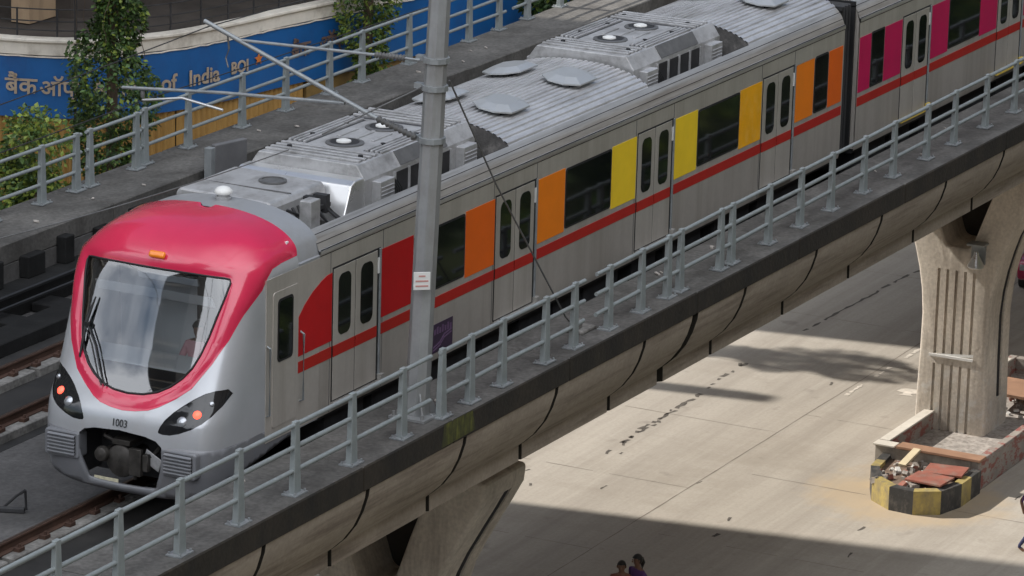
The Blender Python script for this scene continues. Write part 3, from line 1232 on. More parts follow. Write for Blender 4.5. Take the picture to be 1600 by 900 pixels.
def side_pt(x, z, s):
    a = max(0, (XS-x)/(XS-xf(z)))
    b = max(0, 1-a**NN)**(1/mm_at(z))
    return Vector((x, s*b*Wz(z), z))


redA = [front(y, z) for y, z in dens(red_front, .05, False)]+[side_pt(x, z, 1) for x, z in dens(red_side, .06, False)]
redB = [Vector((p.x, -p.y, p.z)) for p in redA]
# bottom edge


def bot_z(x, y):
    return .33+.28*(abs(y)/1.5)**4+.24*max(0, min(1, (x+3.55)/1.6))


bottom = []
for k in range(81):
    ps = math.pi/2-(math.pi)*k/80          # plan direction from the join point
    dx, dy = -math.cos(ps), math.sin(ps)
    z = .6
    for it in range(6):
        lo, hi = 0, 5
        for _ in range(40):
            m = (lo+hi)/2
            if fn(XS+dx*m, dy*m, z) > 0:
                hi = m
            else:
                lo = m
        p = Vector((XS+dx*lo, dy*lo, z))
        z = bot_z(p.x, p.y)
    bottom.append(Vector((p.x, p.y, z)))
top = []
for k in range(61):
    z0 = bottom[0].z
    a = math.pi*k/60
    pass
sec = []
zz = bottom[0].z
while zz < 3.38:
    sec.append((WB, zz))
    zz += .1
for k in range(1, 41):
    y = WB*math.cos(math.pi/2*k/40)
    z = RZ0+.02+(RH-.022)*(max(0, 1-(min(1, y/WB))**RE))**(1/RE)
    sec.append((y, z))
section = [Vector((XS-.0005, y, z)) for y, z in sec]+[Vector((XS-.0005, -y, z)) for y, z in sec[::-1][1:]]
# section runs +y bottom -> over -> -y bottom ; bottom runs +y -> -y
bound = [Vector((p.x-.002, p.y, p.z)) for p in section]
ubound = [uv_of(p) for p in bound]
ubot = [uv_of(p) for p in bottom]
outer = ubound+ubot[::-1][1:-1]
creaseR = [front(y, z) for y, z in dens([(.70, 1.13), (1.0, 1.15), (1.25, 1.15), (1.45, 1.13)], .06, False)]+[side_pt(x, 1.13, 1) for x in (-3.3, -3.0, -2.6, -2.2, -1.9, XS)]
creaseL = [Vector((p.x, -p.y, p.z)) for p in creaseR]

verts2 = []
edges = []


def add_line(uvs, closed):
    b = len(verts2)
    verts2.extend(Vector(q) for q in uvs)
    n = len(uvs)
    for i in range(n if closed else n-1):
        edges.append((b+i, b+(i+1) % n))


U_win = [uv_of(p) for p in win_p]
U_hR = [uv_of(p) for p in headR_p]
U_hL = [uv_of(p) for p in headL_p]
U_op = [uv_of(p) for p in open_p]
U_redA = [uv_of(p) for p in redA]
U_redB = [uv_of(p) for p in redB]
red_poly = U_redB[::-1]+U_redA[1:]
# close the red polygon well outside the dome so that everything above is inside
up = [(3.0, .9), (3, 3), (-3, 3), (-3.0, .9)]
red_region = red_poly+up
add_line(outer, True)
for q in (U_win, U_hR, U_hL, U_op):
    add_line(q, True)
add_line(U_redB[::-1]+U_redA[1:], False)
add_line([uv_of(p) for p in creaseR], False)
add_line([uv_of(p) for p in creaseL], False)
rows = []
for line, closed in ((red_poly, False), (U_win, True)):
    pts_ = dens([Vector(q) for q in line], .022, closed)
    for i in range(len(pts_)):
        a, b = pts_[i-1 if (closed or i) else 0], pts_[(i+1) % len(pts_) if closed else min(i+1, len(pts_)-1)]
        t_ = b-a
        if t_.length < 1e-9:
            continue
        t_ = t_.normalized()
        nn_ = Vector((-t_.y, t_.x))
        for d_ in (.016, .034, .056, .082):
            for sg in (-1, 1):
                c_ = pts_[i]+nn_*d_*sg
                if inpoly((c_.x, c_.y), outer) and inpoly((c_.x, c_.y), red_region) and not inpoly((c_.x, c_.y), U_win):
                    if min(segdist((c_.x, c_.y), red_poly), segdist((c_.x, c_.y), U_win)) > d_*.93:
                        rows.append((c_.x, c_.y))
kept = []
seen = {}
for q in rows:
    k_ = (int(q[0]//.012), int(q[1]//.012))
    if any(math.hypot(r[0]-q[0], r[1]-q[1]) < .011 for a in (-1, 0, 1) for b in (-1, 0, 1) for r in seen.get((k_[0]+a, k_[1]+b), ())):
        continue
    seen.setdefault(k_, []).append(q)
    kept.append(q)
verts2.extend(Vector(q) for q in kept)
allp = [tuple(v) for v in verts2]
step = .03
row = 0
v_ = -1.5
grid = []
while v_ < 1.62:
    u_ = -1.62+(step/2 if row % 2 else 0)
    while u_ < 1.62:
        if inpoly((u_, v_), outer):
            grid.append((u_, v_))
        u_ += step
    v_ += step*.87
    row += 1
cell = {}
for q in allp:
    cell.setdefault((int(q[0]//.02), int(q[1]//.02)), []).append(q)
for q in grid:
    i, j = int(q[0]//.02), int(q[1]//.02)
    ok = True
    for a in (-1, 0, 1):
        for b in (-1, 0, 1):
            for r in cell.get((i+a, j+b), ()):
                if math.hypot(r[0]-q[0], r[1]-q[1]) < .015:
                    ok = False
    if ok:
        verts2.append(Vector(q))
cv, ce, cf, _, _, _ = delaunay_2d_cdt(verts2, edges, [], 0, 1e-5)
P3 = []
NR = []
for q in cv:
    p = shoot(dir_of(q.x, q.y))
    P3.append(p)
    NR.append(normal_at(p))
groups = {k: [] for k in ('mask', 'shell', 'fairing', 'window', 'headR', 'headL')}
crease_poly = [uv_of(p) for p in creaseL[::-1]]+[uv_of(p) for p in creaseR]+[(3, -.6), (3, -3), (-3, -3), (-3, -.6)]
for f in cf:
    c = (sum(cv[i].x for i in f)/len(f), sum(cv[i].y for i in f)/len(f))
    if not inpoly(c, outer):
        continue
    if inpoly(c, U_op):
        continue
    if inpoly(c, U_win):
        k = 'window'
    elif inpoly(c, U_hR):
        k = 'headR'
    elif inpoly(c, U_hL):
        k = 'headL'
    elif inpoly(c, red_region):
        k = 'mask'
    elif inpoly(c, crease_poly):
        k = 'fairing'
    else:
        k = 'shell'
    groups[k].append(f)


def nose_part(key, name, mat, parent, offset=None, scale_in=0, thick=0):
    idx = {}
    vs_, ns_, fs_ = [], [], []
    for f in groups[key]:
        nf = []
        for i in f:
            if i not in idx:
                idx[i] = len(vs_)
                p = P3[i].copy()
                nrm_ = NR[i]
                if offset:
                    def at(u_, v_):
                        q_ = shoot(dir_of(u_, v_))
                        return q_+normal_at(q_)*offset((u_, v_))
                    p = at(cv[i].x, cv[i].y)
                    e_ = .004
                    t1 = at(cv[i].x+e_, cv[i].y)-at(cv[i].x-e_, cv[i].y)
                    t2_ = at(cv[i].x, cv[i].y+e_)-at(cv[i].x, cv[i].y-e_)
                    n2_ = t1.cross(t2_)
                    if n2_.length > 1e-9:
                        n2_.normalize()
                        if n2_.dot(nrm_) < 0:
                            n2_ = -n2_
                        nrm_ = (n2_*.85+nrm_*.15).normalized()
                if scale_in:
                    p = P0+(p-P0)*(1-scale_in)
                vs_.append(p+Vector((0, YT, 0))-WL[parent.name])
                ns_.append(nrm_)
            nf.append(idx[i])
        # outward orientation
        a, b, c = [vs_[j] for j in nf[:3]]
        if (b-a).cross(c-a).dot(ns_[nf[0]]) < 0:
            nf = nf[::-1]
        fs_.append(nf)
    if offset and key == 'mask':
        # relax the crown so that the dome runs smoothly into the roof
        nb_ = [set() for _ in vs_]
        cnt = {}
        for f_ in fs_:
            for a_, b_ in zip(f_, f_[1:]+f_[:1]):
                nb_[a_].add(b_)
                nb_[b_].add(a_)
                k_ = (min(a_, b_), max(a_, b_))
                cnt[k_] = cnt.get(k_, 0)+1
        fixed = set()
        for (a_, b_), c_ in cnt.items():
            if c_ == 1:
                fixed.update((a_, b_))
        zoff = WL[parent.name].z
        for it_ in range(60):
            new = list(vs_)
            for i_ in range(len(vs_)):
                if i_ in fixed:
                    continue
                wgt = max(0, min(1, (vs_[i_].z+zoff-3.52)/.15))
                if wgt > 0:
                    av = sum((vs_[j_] for j_ in nb_[i_]), Vector((0, 0, 0)))/len(nb_[i_])
                    new[i_] = vs_[i_].lerp(av, .5*wgt)
            vs_ = new
        acc = [Vector((0, 0, 0)) for _ in vs_]
        for f_ in fs_:
            q_ = (vs_[f_[1]]-vs_[f_[0]]).cross(vs_[f_[2]]-vs_[f_[0]])
            for i_ in f_:
                acc[i_] += q_
        for it_ in range(3):
            acc = [acc[i_].normalized()+sum((acc[j_].normalized() for j_ in nb_[i_]), Vector((0, 0, 0)))*.5 for i_ in range(len(vs_))]
        for i_ in range(len(vs_)):
            wgt = max(0, min(1, (vs_[i_].z+zoff-3.52)/.15))
            if wgt > 0 and acc[i_].length > 1e-9:
                ns_[i_] = (ns_[i_]*(1-wgt)+acc[i_].normalized()*wgt).normalized()
    me = bpy.data.meshes.new(name)
    me.from_pydata([tuple(v) for v in vs_], [], fs_)
    me.materials.append(mat)
    me.shade_smooth()
    if not scale_in:
        me.normals_split_custom_set_from_vertices([tuple(n) for n in ns_])
    o = bpy.data.objects.new(name, me)
    COL.objects.link(o)
    o.parent = parent
    WL[o.name] = WL[parent.name]
    if thick:
        so = o.modifiers.new('solid', 'SOLIDIFY')
        so.thickness = thick
        so.offset = -1
    return o


car = thing('metro_car', 'leading silver metro car with crimson nose, orange and yellow side panels', 'metro car', (8, YT, 0), 'cars of the metro train')


def band_off(q):
    d = min(segdist(q, red_poly), segdist(q, U_win))
    # rolled lip towards window and lower edge
    t = min(1, d/.10)
    return .004+.042*(1-(1-t)**2)


nose = nose_part('shell', 'nose_shell', silver, car)
mask = nose_part('mask', 'nose_mask', red_nose, car, band_off)
fair = nose_part('fairing', 'lower_fairing', grey_fair, car, thick=.05)
ws = nose_part('window', 'windscreen', ws_glass, car)
lin = nose_part('mask', 'cab_shade_lining', dash_m, car, scale_in=.05)  # lining made near black: the cab's inner shadow is in its colour
for k in ('headR', 'headL'):
    h = nose_part(k, 'headlight', lens_blk, car, lambda q: -.012)
    s = -1 if k == 'headR' else 1
    for (y, z, r, mt, nm) in ((1.145, 1.64, .062, red_lamp, 'tail_lamp'), (.95, 1.535, .075, lamp_glass, 'main_lamp'), (1.29, 1.78, .04, lamp_glass, 'marker_lamp')):
        p = front(s*y, z)
        n = normal_at(p)
        p = p+Vector((0, YT, 0))
        a = n.cross(Vector((0, 0, 1))).normalized()
        b = n.cross(a)
        mb = MB()
        v = [p+n*.022]+[p+n*.012+r*.7*(math.cos(i*.3927)*a+math.sin(i*.3927)*b) for i in range(16)]+[p-n*.012+r*(math.cos(i*.3927)*a+math.sin(i*.3927)*b) for i in range(16)]
        f = [(0, 1+i, 1+(i+1) % 16) for i in range(16)]+[(1+i, 17+i, 17+(i+1) % 16, 1+(i+1) % 16) for i in range(16)]
        mb.add(v, f)
        mb.build(nm, mt, h, smooth=True)
# window frame seal
mb = MB()
seal = [p+normal_at(p)*.012+Vector((0, YT, 0)) for p in win_p]
mb.tube(seal+[seal[0]], .016, 6, caps=False)
mb.build('windscreen_seal', rubber, car, smooth=True, ang=80)
mb = MB()
p = front(0, 3.61)+Vector((0, YT, 0))
n = normal_at(p-Vector((0, YT, 0)))
t2 = n.cross(Vector((0, 1, 0))).normalized()
mb.obox(p+n*.055, n*.035, Vector((0, .13, 0)), t2*.05)
mb.build('amber_marker_lamp', amber_lens, car, bevel=.03, segs=3, smooth=True)
# number on the front
p = front(0, 1.38)+Vector((0, YT, 0))
n = normal_at(p-Vector((0, YT, 0)))
ud = Vector((0, 0, 1))-n*n.z
text_mesh('fleet_number', '1003', .155, rubber, car, p+n*.012, (0, -1, 0), ud, .002, sx=.86)
# grilles
for s in (-1, 1):
    yc = YT+s*.975
    mb = MB()
    mb.prism_x(rrect(yc-.29, yc+.29, .73, 1.12, .05), -4.03, -3.8)
    gh = mb.build('grille', grey_fair, car, bevel=.02)
    mb = MB()
    mb.prism_x(rrect(yc-.235, yc+.235, .765, 1.085, .03), -4.035, -3.99)
    mb.build('grille_recess', rubber, gh)
    mb = MB()
    for k in range(6):
        z = .795+.052*k
        mb.obox((-4.045, yc, z), (.018, 0, .012), (0, .225, 0), (-.005, 0, .011))
    mb.build('grille_slats', grey_fair, gh)
# coupler pocket and coupler
mb = MB()
mb.box(-3.3, -3.25, YT-1.0, YT+1.0, .4, 1.35)
mb.box(-3.9, -3.3, YT-.78, YT-.76, .45, 1.3)
mb.box(-3.9, -3.3, YT+.76, YT+.78, .45, 1.3)
mb.box(-3.9, -3.3, YT-.78, YT+.78, 1.32, 1.34)
mb.build('coupler_pocket', dark_metal, car)
mb = MB()
mb.lathe((-3.95, YT+.05, .78), [(.05, -.02), (.20, 0), (.24, .03), (.24, .12), (.15, .2), (.10, .3), (.10, .7)], 20, 'x')
mb.lathe((-4.0, YT+.33, .86), [(.03, -.05), (.10, -.02), (.12, .06), (.07, .14), (.05, .5)], 16, 'x')
mb.box(-3.98, -3.9, YT-.32, YT-.12, .62, 1.02)
mb.tube([(-3.9, YT-.22, 1.0), (-3.92, YT-.22, .9), (-3.92, YT-.2, .55)], .03, 8)
mb.tube([(-3.5, YT-.5, 1.1), (-3.85, YT-.42, .9), (-3.8, YT-.25, .75), (-3.5, YT-.2, .7)], .035, 8)
mb.tube([(-3.5, YT+.5, 1.15), (-3.85, YT+.35, 1.1), (-3.85, YT+.1, 1.02)], .03, 8)
mb.box(-3.92, -3.4, YT-.1, YT+.2, 1.02, 1.1)
mb.box(-3.95, -3.85, YT-.42, YT-.33, .7, .95)
mb.build('coupler', M('coupler_iron', (.06, .055, .05), .55, .5, var=.4, scale=8), car, bevel=.008, segs=1, smooth=True)
mb = MB()
mb.obox((-3.86, YT-.45, .86), (.01, .0, .0), (.0, .13, .07), (0, -.03, .09))
mb.build('coupler_flap', gray_box, car, bevel=.01)
mb = MB()
mb.obox((-3.915, YT+.29, .475), (.006, 0, .0), (0, .2, 0), (-.004, 0, .03))
pl = mb.build('registration_plate', M('plate_cream', (.62, .58, .42), .6, var=.3, scale=14), car)
# wiper
mb = MB()


def wp(y, z, o=.03):
    p = front(y, z)
    return p+normal_at(p)*o+Vector((0, YT, 0))


mb.tube([wp(.86, 2.93, .05), wp(.93, 2.6, .06), wp(.93, 2.1, .04)], [.012, .03, .014], 6)
mb.build('wiper_blade', rubber, car)
mb = MB()
mb.tube([wp(.93, 2.52, .07), wp(.75, 2.3, .06), wp(.55, 1.95, .06), wp(.44, 1.80, .05)], .012, 6)
mb.tube([wp(.87, 2.52, .07), wp(.69, 2.3, .06), wp(.49, 1.95, .06), wp(.38, 1.80, .05)], .012, 6)
mb.lathe(wp(.92, 2.54, .06), [(.05, -.03), (.05, .03)], 10, 'x')
mb.build('wiper_arm', rubber, car)

# ---- cab interior
mb = MB()
mb.box(-1.80, -1.74, YT-1.4, YT+1.4, 1.1, 3.75)
mb.build('cab_bulkhead', cab_white, car)
mb = MB()
mb.box(-1.86, -1.81, YT-.62, YT+.05, 1.2, 3.3)
mb.build('cab_doorway', dash_m, car)
mb = MB()
mb.box(-3.25, -1.8, YT-1.38, YT+1.38, 1.05, 1.12)
mb.build('cab_floor', dash_m, car)
mb = MB()
mb.prism_y([(-3.24, 1.3), (-3.24, 2.04), (-2.86, 2.16), (-2.8, 1.3)], YT-1.15, YT+1.2)
mb.build('dashboard', cab_white, car, bevel=.02)
mb = MB()
mb.prism_y([(-3.6, 1.3), (-3.6, 1.86), (-3.5, 1.96), (-3.26, 2.02), (-3.26, 1.3)], YT-1.1, YT+1.1)
mb.build('dashboard_front', dash_m, car)
mb = MB()
mb.obox((-3.02, YT+.05, 3.06), (.012, 0, -.005), (0, .98, 0), (-.05, 0, .085))
mb.build('sun_blind', cab_white, car, bevel=.006)
mb = MB()
mb.obox((-2.98, YT-.15, 3.30), (.02, 0, 0), (0, .5, 0), (-.02, 0, .055))
mb.build('destination_display', cab_grey, car, bevel=.006)
mb = MB()
mb.box(-2.1, -1.9, YT-1.38, YT-.75, 1.5, 3.4)
mb.build('cab_cabinet', cab_grey, car, bevel=.02)


# ---- car body shell from a lengthwise extruded profile
def shell_profile(sgn):
    p = [(WB-.02, .92), (WB, 1.02), (WB, 3.38)]
    p += [(WB+.012, 3.40), (WB+.012, 3.455), (WB-.02, 3.47)]
    for y in (1.48, 1.46, 1.44, 1.41, 1.37, 1.33):
        p.append((y, roof_z(YT+y)))
    return [(YT+sgn*y, z) for y, z in p]


WELL = 1.33


def car_body(root, x0, x1, wells):
    for s in (-1, 1):
        mb = MB()
        mb.open_x(shell_profile(s)[:4], x0, x1)
        mb.build('side_wall', steel_side, root, smooth=True, ang=25)
        mb = MB()
        mb.open_x(shell_profile(s)[3:], x0, x1)
        mb.open_x([(YT+s*WELL, roof_z(YT+WELL)), (YT+s*(WELL-.01), 3.42)], x0, x1)
        mb.build('cantrail', roof_edge, root, smooth=True, ang=25)
        # thin dark gutter line and rivets
        mb = MB()
        mb.box(x0, x1, YT+s*(WB+.0125)-.002, YT+s*(WB+.0125)+.002, 3.462, 3.478)
        mb.box(x0, x1, YT+s*(WB)-.004, YT+s*(WB)+.004, 3.375, 3.385)
        for yl in (1.47, 1.40):
            zl = roof_z(YT+yl)
            mb.obox(((x0+x1)/2, YT+s*yl, zl), ((x1-x0)/2, 0, 0), (0, .005, 0), (0, 0, .004))
        mb.build('gutter', dark_metal, root)
    # floor / underframe
    mb = MB()
    mb.box(x0+.05, x1-.05, YT-1.45, YT+1.45, .85, .95)
    xx = x0+.6
    rq = random.Random(int(x0*10)+3)
    while xx < x1-2:
        L = rq.uniform(.8, 2.0)
        mb.box(xx, xx+L, YT-1.3, YT-.3, .32, .86)
        mb.box(xx, xx+L, YT+.3, YT+1.3, .32, .86)
        xx += L+rq.uniform(.2, .6)
    mb.build('underframe', dark_metal, root)
    # roof
    segs = []
    cur = x0
    for a, b in wells:
        if a > cur+.01:
            segs.append((cur, a))
        cur = b
        mb = MB()
        fl = [(YT-WELL+.01, 3.42), (YT-.6, 3.46), (YT+.6, 3.46), (YT+WELL-.01, 3.42)]
        mb.open_x(fl, a, b, 6)
        for xe in (a, b):
            n_ = 24
            ys = [YT-WELL+2*WELL*k/n_ for k in range(n_+1)]
            lean = -.30 if xe == b else 0.0
            v = [(xe+lean, y, 3.42) for y in ys]+[(xe, y, roof_z(y)) for y in ys]
            mb.add(v, [(k, k+1, n_+2+k, n_+1+k) for k in range(n_)])
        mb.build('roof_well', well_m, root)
    if cur < x1-.01:
        segs.append((cur, x1))
    for a, b in segs:
        pts = []
        n_ = 26
        for k in range(n_):
            y0 = YT-WELL+2*WELL*k/n_
            d = 2*WELL/n_
            for q, h in ((0, -.006), (.20, -.006), (.30, .018), (.80, .018), (.9, -.006)):
                y = y0+d*q
                pts.append((y, roof_z(y)+h))
        pts.append((YT+WELL, roof_z(YT+WELL)))
        mb = MB()
        mb.open_x(pts, a, b, 2)
        mb.build('corrugated_roof', steel_roof, root)


X0, X1 = XS, 18.5
car_body(car, -1.05, X1, [(-1.05, 5.28), (10.42, 14.55)])
# silver collar between nose and roof
mb = MB()
n_ = 60
ring = []
for xx in (XS-.045, -1.45, -1.0):
    r_ = []
    for k in range(n_+1):
        y = -1.5+3.0*k/n_
        r_.append((xx, YT+y, roof_z(YT+y)+.012))
    ring.append(r_)
v = [p for r_ in ring for p in r_]
f = []
for i in range(2):
    for k in range(n_):
        f.append((i*(n_+1)+k, i*(n_+1)+k+1, (i+1)*(n_+1)+k+1, (i+1)*(n_+1)+k))
mb.add(v, f)
for s in (-1, 1):
    mb.open_x([(YT+s*1.5, 3.415), (YT+s*(WB+.002), 3.40), (YT+s*WB, 3.36)], XS-.002, -1.04)
    mb.open_x([(YT+s*WB, 3.36), (YT+s*(WB-.001), .92)], XS-.002, -1.04)
mb.build('nose_collar', collar_m, car, smooth=True, ang=60)

SY = YT-WB          # the visible side plane
FY = YT+WB


def on_side(poly, name, mat, root, d=.006, d0=-.01, both=False, smooth=False, bevel=0):
    """poly in (x,z) as a thin sheet on the visible side"""
    mb = MB()
    mb.prism_y(poly, SY-d, SY-d0)
    return mb.build(name, mat, root, bevel=bevel)


def rect(x0, x1, z0, z1):
    return [(x0, z0), (x1, z0), (x1, z1), (x0, z1)]


def side_window(root, x0, x1, z0=2.06, z1=3.07, r=.06):
    o = on_side(rrect(x0, x1, z0, z1, r), 'window', rubber, root, .008)
    on_side(rrect(x0+.035, x1-.035, z0+.035, z1-.035, r*.8), 'pane', glass_dk, o, .012)
    return o


def door(root, xc, sill=None):
    x0, x1 = xc-.655, xc+.655
    z0, z1 = 1.10, 3.10
    d = on_side(rect(x0-.03, x1+.10, z0-.02, z1+.03), 'door', rubber, root, .004)
    for (a, b, nm) in ((x0, xc-.012, 'door_leaf'), (xc+.012, x1, 'door_leaf')):
        lf = on_side(rect(a, b, z0, z1), nm, steel_side, d, .012, bevel=.004)
        m_ = (a+b)/2
        mb = MB()
        mb.prism_y(rrect(m_-.185, m_+.185, 2.06, 2.99, .12, 6), SY-.018, SY)
        mb.build('door_window', glass_dk, d)
        mb = MB()
        mb.prism_y(rect(a, b, 1.767, 1.937), SY-.016, SY)
        mb.build('door_stripe', red_s, d)
    mb = MB()
    mb.box(x1+.06, x1+.1, SY-.03, SY, 1.15, 3.12)
    mb.build('door_pillar', galv_dk, d, bevel=.006)
    mb = MB()
    mb.box(x1+.012, x1+.055, SY-.02, SY, 2.74, 2.98)
    mb.build('door_indicator_lamp', white_m, d)
    mb = MB()
    mb.box(x0, x1+.14, SY-.07, SY, 1.03, 1.075)
    mb.box(x1+.05, x1+.17, SY-.075, SY, 1.05, 1.17)
    mb.build('door_sill', sill if sill else roof_edge, d, bevel=.006)
    return d


on_side(rect(-2.56, -1.03, .94, 3.365), 'cab_side_wall', steel_side, car, .004, -.05)
P_ = 5.15
for k in range(4):
    door(car, .02+P_*k if k == 0 else P_*k+.02)
# stripe pieces between doors
cuts = [(-2.06, -.68)]+[(P_*k+.80, P_*(k+1)-.67) for k in range(3)]+[(P_*3+.80, 18.46)]
for a, b in cuts:
    if a < XS:
        mb = MB()       # follows the rounding of the nose
        mb.prism_y(rect(a, b, 1.767, 1.937), SY-.008, SY+.06)
        mb.build('red_stripe', red_s, car)
    else:
        on_side(rect(a, b, 1.767, 1.937), 'red_stripe', red_s, car)
# quarter panel behind the cab door
q = [(-.68, 3.06), (-.68, 2.025), (-1.6, 2.02), (-2.03, 2.0), (-1.98, 2.04), (-1.80, 2.10), (-1.77, 2.42), (-1.66, 2.60), (-1.48, 2.76), (-1.25, 2.90), (-1.0, 3.0), (-.82, 3.05)]
on_side(q, 'red_quarter_panel', red_p, car, .007)
panels = [(.80, 1.80, red_p), (3.50, 4.47, org2_p), (5.95, 6.93, org_p), (8.67, 9.60, yel_p), (11.10, 12.03, yel_p),
          (13.82, 14.75, amb_p), (16.25, 17.10, org2_p), (17.80, 18.44, org2_p)]
for a, b, m_ in panels:
    on_side(rect(a, b, 2.025, 3.085), 'coloured_panel', m_, car)
on_side(rect(16.25, 17.10, 2.025, 3.085), 'coloured_panel', org_p, car, .0075)
for a, b in ((1.82, 3.48), (6.95, 8.65), (12.05, 13.80)):
    side_window(car, a, b)
side_window(car, 17.13, 17.77, 2.03, 3.10, .08)
mb = MB()
on_side(rrect(2.08, 2.42, 2.14, 2.52, .02), 'window_notice', cab_grey, car, .0135, -.0)
# cab door with window and handrails
cd_ = on_side(rrect(-2.38, -1.66, 1.12, 3.14, .05), 'cab_door', steel_side, car, .014, -.06, bevel=.005)
on_side(rrect(-2.26, -1.82, 2.08, 3.02, .07), 'cab_door_window', rubber, cd_, .02, -.02)
on_side(rrect(-2.225, -1.855, 2.115, 2.985, .06), 'cab_door_pane', glass_dk, cd_, .024, -.02)
for xh in (-2.52, -1.58):
    mb = MB()
    yy_ = SY-.06 if xh > -2 else SY-.05
    mb.tube([(xh, yy_+.08, 1.33), (xh, yy_, 1.36), (xh, yy_, 2.36), (xh, yy_+.08, 2.40)], .017, 8)
    mb.build('handrail', galv_dk, car, smooth=True, ang=70)
mb = MB()
for xe in (-.72, .86, 4.44, 5.92, 9.58, 11.06, 14.74, 16.2):
    mb.box(xe-.006, xe+.006, SY-.004, SY, .95, 3.37)
mb.build('panel_seams', slat_m, car)
# metro emblem low on the side
e = on_side(rect(2.46, 3.14, 1.04, 1.50), 'metro_emblem', purple_m, car)
mb = MB()
for k in range(7):
    z0 = 1.33
    mb.box(2.53+.085*k, 2.58+.085*k, SY-.011, SY-.006, z0, z0+.085+.03*(k % 2))
for k, dz in enumerate((0, .05)):
    pts = [(2.50, 1.07+dz), (2.72, 1.12+dz), (2.86, 1.22+dz), (3.10, 1.26+dz)]
    poly = [(x, z) for x, z in pts]+[(x, z+.022) for x, z in pts[::-1]]
    mb.prism_y(poly, SY-.011, SY-.006)
mb.build('emblem_marks', lilac_m, e)


# ---- roof equipment
def hvac(root, x0, x1):
    c = YT
    prof_ = [(-1.0, 3.44), (-1.0, 3.98), (-.85, 4.20), (.85, 4.20), (1.0, 3.98), (1.0, 3.44)]
    mb = MB()
    mb.prism_x([(c+y, z) for y, z in prof_], x0, x1)
    h = mb.build('air_conditioner', gray_box, root, bevel=.012, segs=1)
    # ribbed lid
    mb = MB()
    for k in range(4):
        xx = x0+.14+.16*k
        mb.box(xx, xx+.07, c-.82, c+.82, 4.2, 4.235)
        xx = x1-.14-.16*k
        mb.box(xx-.07, xx, c-.82, c+.82, 4.2, 4.235)
    for k in range(5):
        for s in (-1, 1):
            yy_ = c+s*(.80-.085*k)
            if k < 4:
                mb.box(x0+.85, x1-.85, yy_-.022, yy_+.022, 4.2, 4.235)
    for k in range(3):
        yy_ = c-.3+.3*k
        mb.box((x0+x1)/2-.3, (x0+x1)/2+.3, yy_-.03, yy_+.03, 4.2, 4.225)
    mb.build('lid_ribs', gray_box, h, bevel=.006, segs=1)
    mb = MB()
    for k in range(4):
        mb.box(x0+.215+.16*k, x0+.295+.16*k, c-.80, c+.80, 4.201, 4.204)
        mb.box(x1-.295-.16*k, x1-.215-.16*k, c-.80, c+.80, 4.201, 4.204)
    for k in range(4):
        for s in (-1, 1):
            yy_ = c+s*(.757-.085*k)
            mb.box(x0+.86, x1-.86, yy_-.018, yy_+.018, 4.201, 4.204)
    mb.build('lid_slots', slot_m, h)  # flat dark strips between the lid ribs
    mb = MB()
    for s in (-1, 1):
        for k in range(4):
            xx = x0+.45+(x1-x0-.9)*k/3
            mb.lathe((xx, c+s*.62+.05*((k % 2)*2-1), 4.2), [(.04, 0), (.04, .045), (.02, .05)], 8)
    mb.build('lid_lifting_eyes', dark_metal, h)
    for k in (0, 1):
        xx = (x0+x1)/2+(-.62 if k == 0 else .62)
        mb = MB()
        mb.lathe((xx, c, 4.2), [(.30, 0), (.30, .02), (.24, .03), (.24, .015)], 24)
        fa = mb.build('fan_ring', slat_m, h, smooth=True)
        mb = MB()
        mb.lathe((xx, c, 4.222), [(.225, .0), (.22, .004)], 24)
        mb.build('fan_opening', dark_metal, h)
        mb = MB()
        mb.lathe((xx, c+.02, 4.226), [(.12, .0), (.115, .02), (.06, .04), (.01, .045)], 18)
        mb.build('fan_hub', white_m, h, smooth=True)
    for s in (-1, 1):
        # louvre on the chamfer and condenser grille on the side
        d = Vector((0, s*.15, -.22)).normalized()
        nn = Vector((0, s*.22, .15)).normalized()
        mb = MB()
        mb.obox(Vector((x0+.5*(x1-x0)+.1, c+s*.925, 4.09))+nn*.008, (.75, 0, 0), d*.12, nn*.008)
        mb.build('top_louvre', slat_m, h)
        mb = MB()
        mb.box(x0+.9, x1-.85, c+s*1.002-.012, c+s*1.002+.012, 3.52, 3.92)
        mb.build('condenser_grille', dark_metal, h)
        mb = MB()
        for k in range(5):
            xx = x0+.9+(x1-x0-1.75)*k/4
            mb.box(xx-.018, xx+.018, c+s*1.02-.02, c+s*1.02+.02, 3.50, 3.94)
        mb.box(x0+.85, x1-.8, c+s*1.05-.03, c+s*1.05+.03, 3.47, 3.51)
        mb.build('grille_bars', gray_box, h)
        for xx in (x0+.45, x1-.42):
            mb = MB()
            mb.box(xx-.22, xx+.22, c+s*1.07-.08, c+s*1.07+.08, 3.50, 3.93)
            for q_ in range(5):
                mb.box(xx-.20, xx+.20, c+s*1.155-.008, c+s*1.155+.008, 3.58+.06*q_, 3.605+.06*q_)
            mb.build('vent_box', gray_box, h, bevel=.008, segs=1)
        mb = MB()
        for q_ in range(4):
            xx = x0+.75+.06*q_
            mb.tube([(xx, c+s*1.02, 3.85), (xx+.05, c+s*1.1, 3.7), (xx+.02, c+s*1.14, 3.46)], .018, 6)
        mb.build('hoses', rubber, h)
    return h


hvac(car, 1.2, 4.75)
hvac(car, 10.5, 14.0)
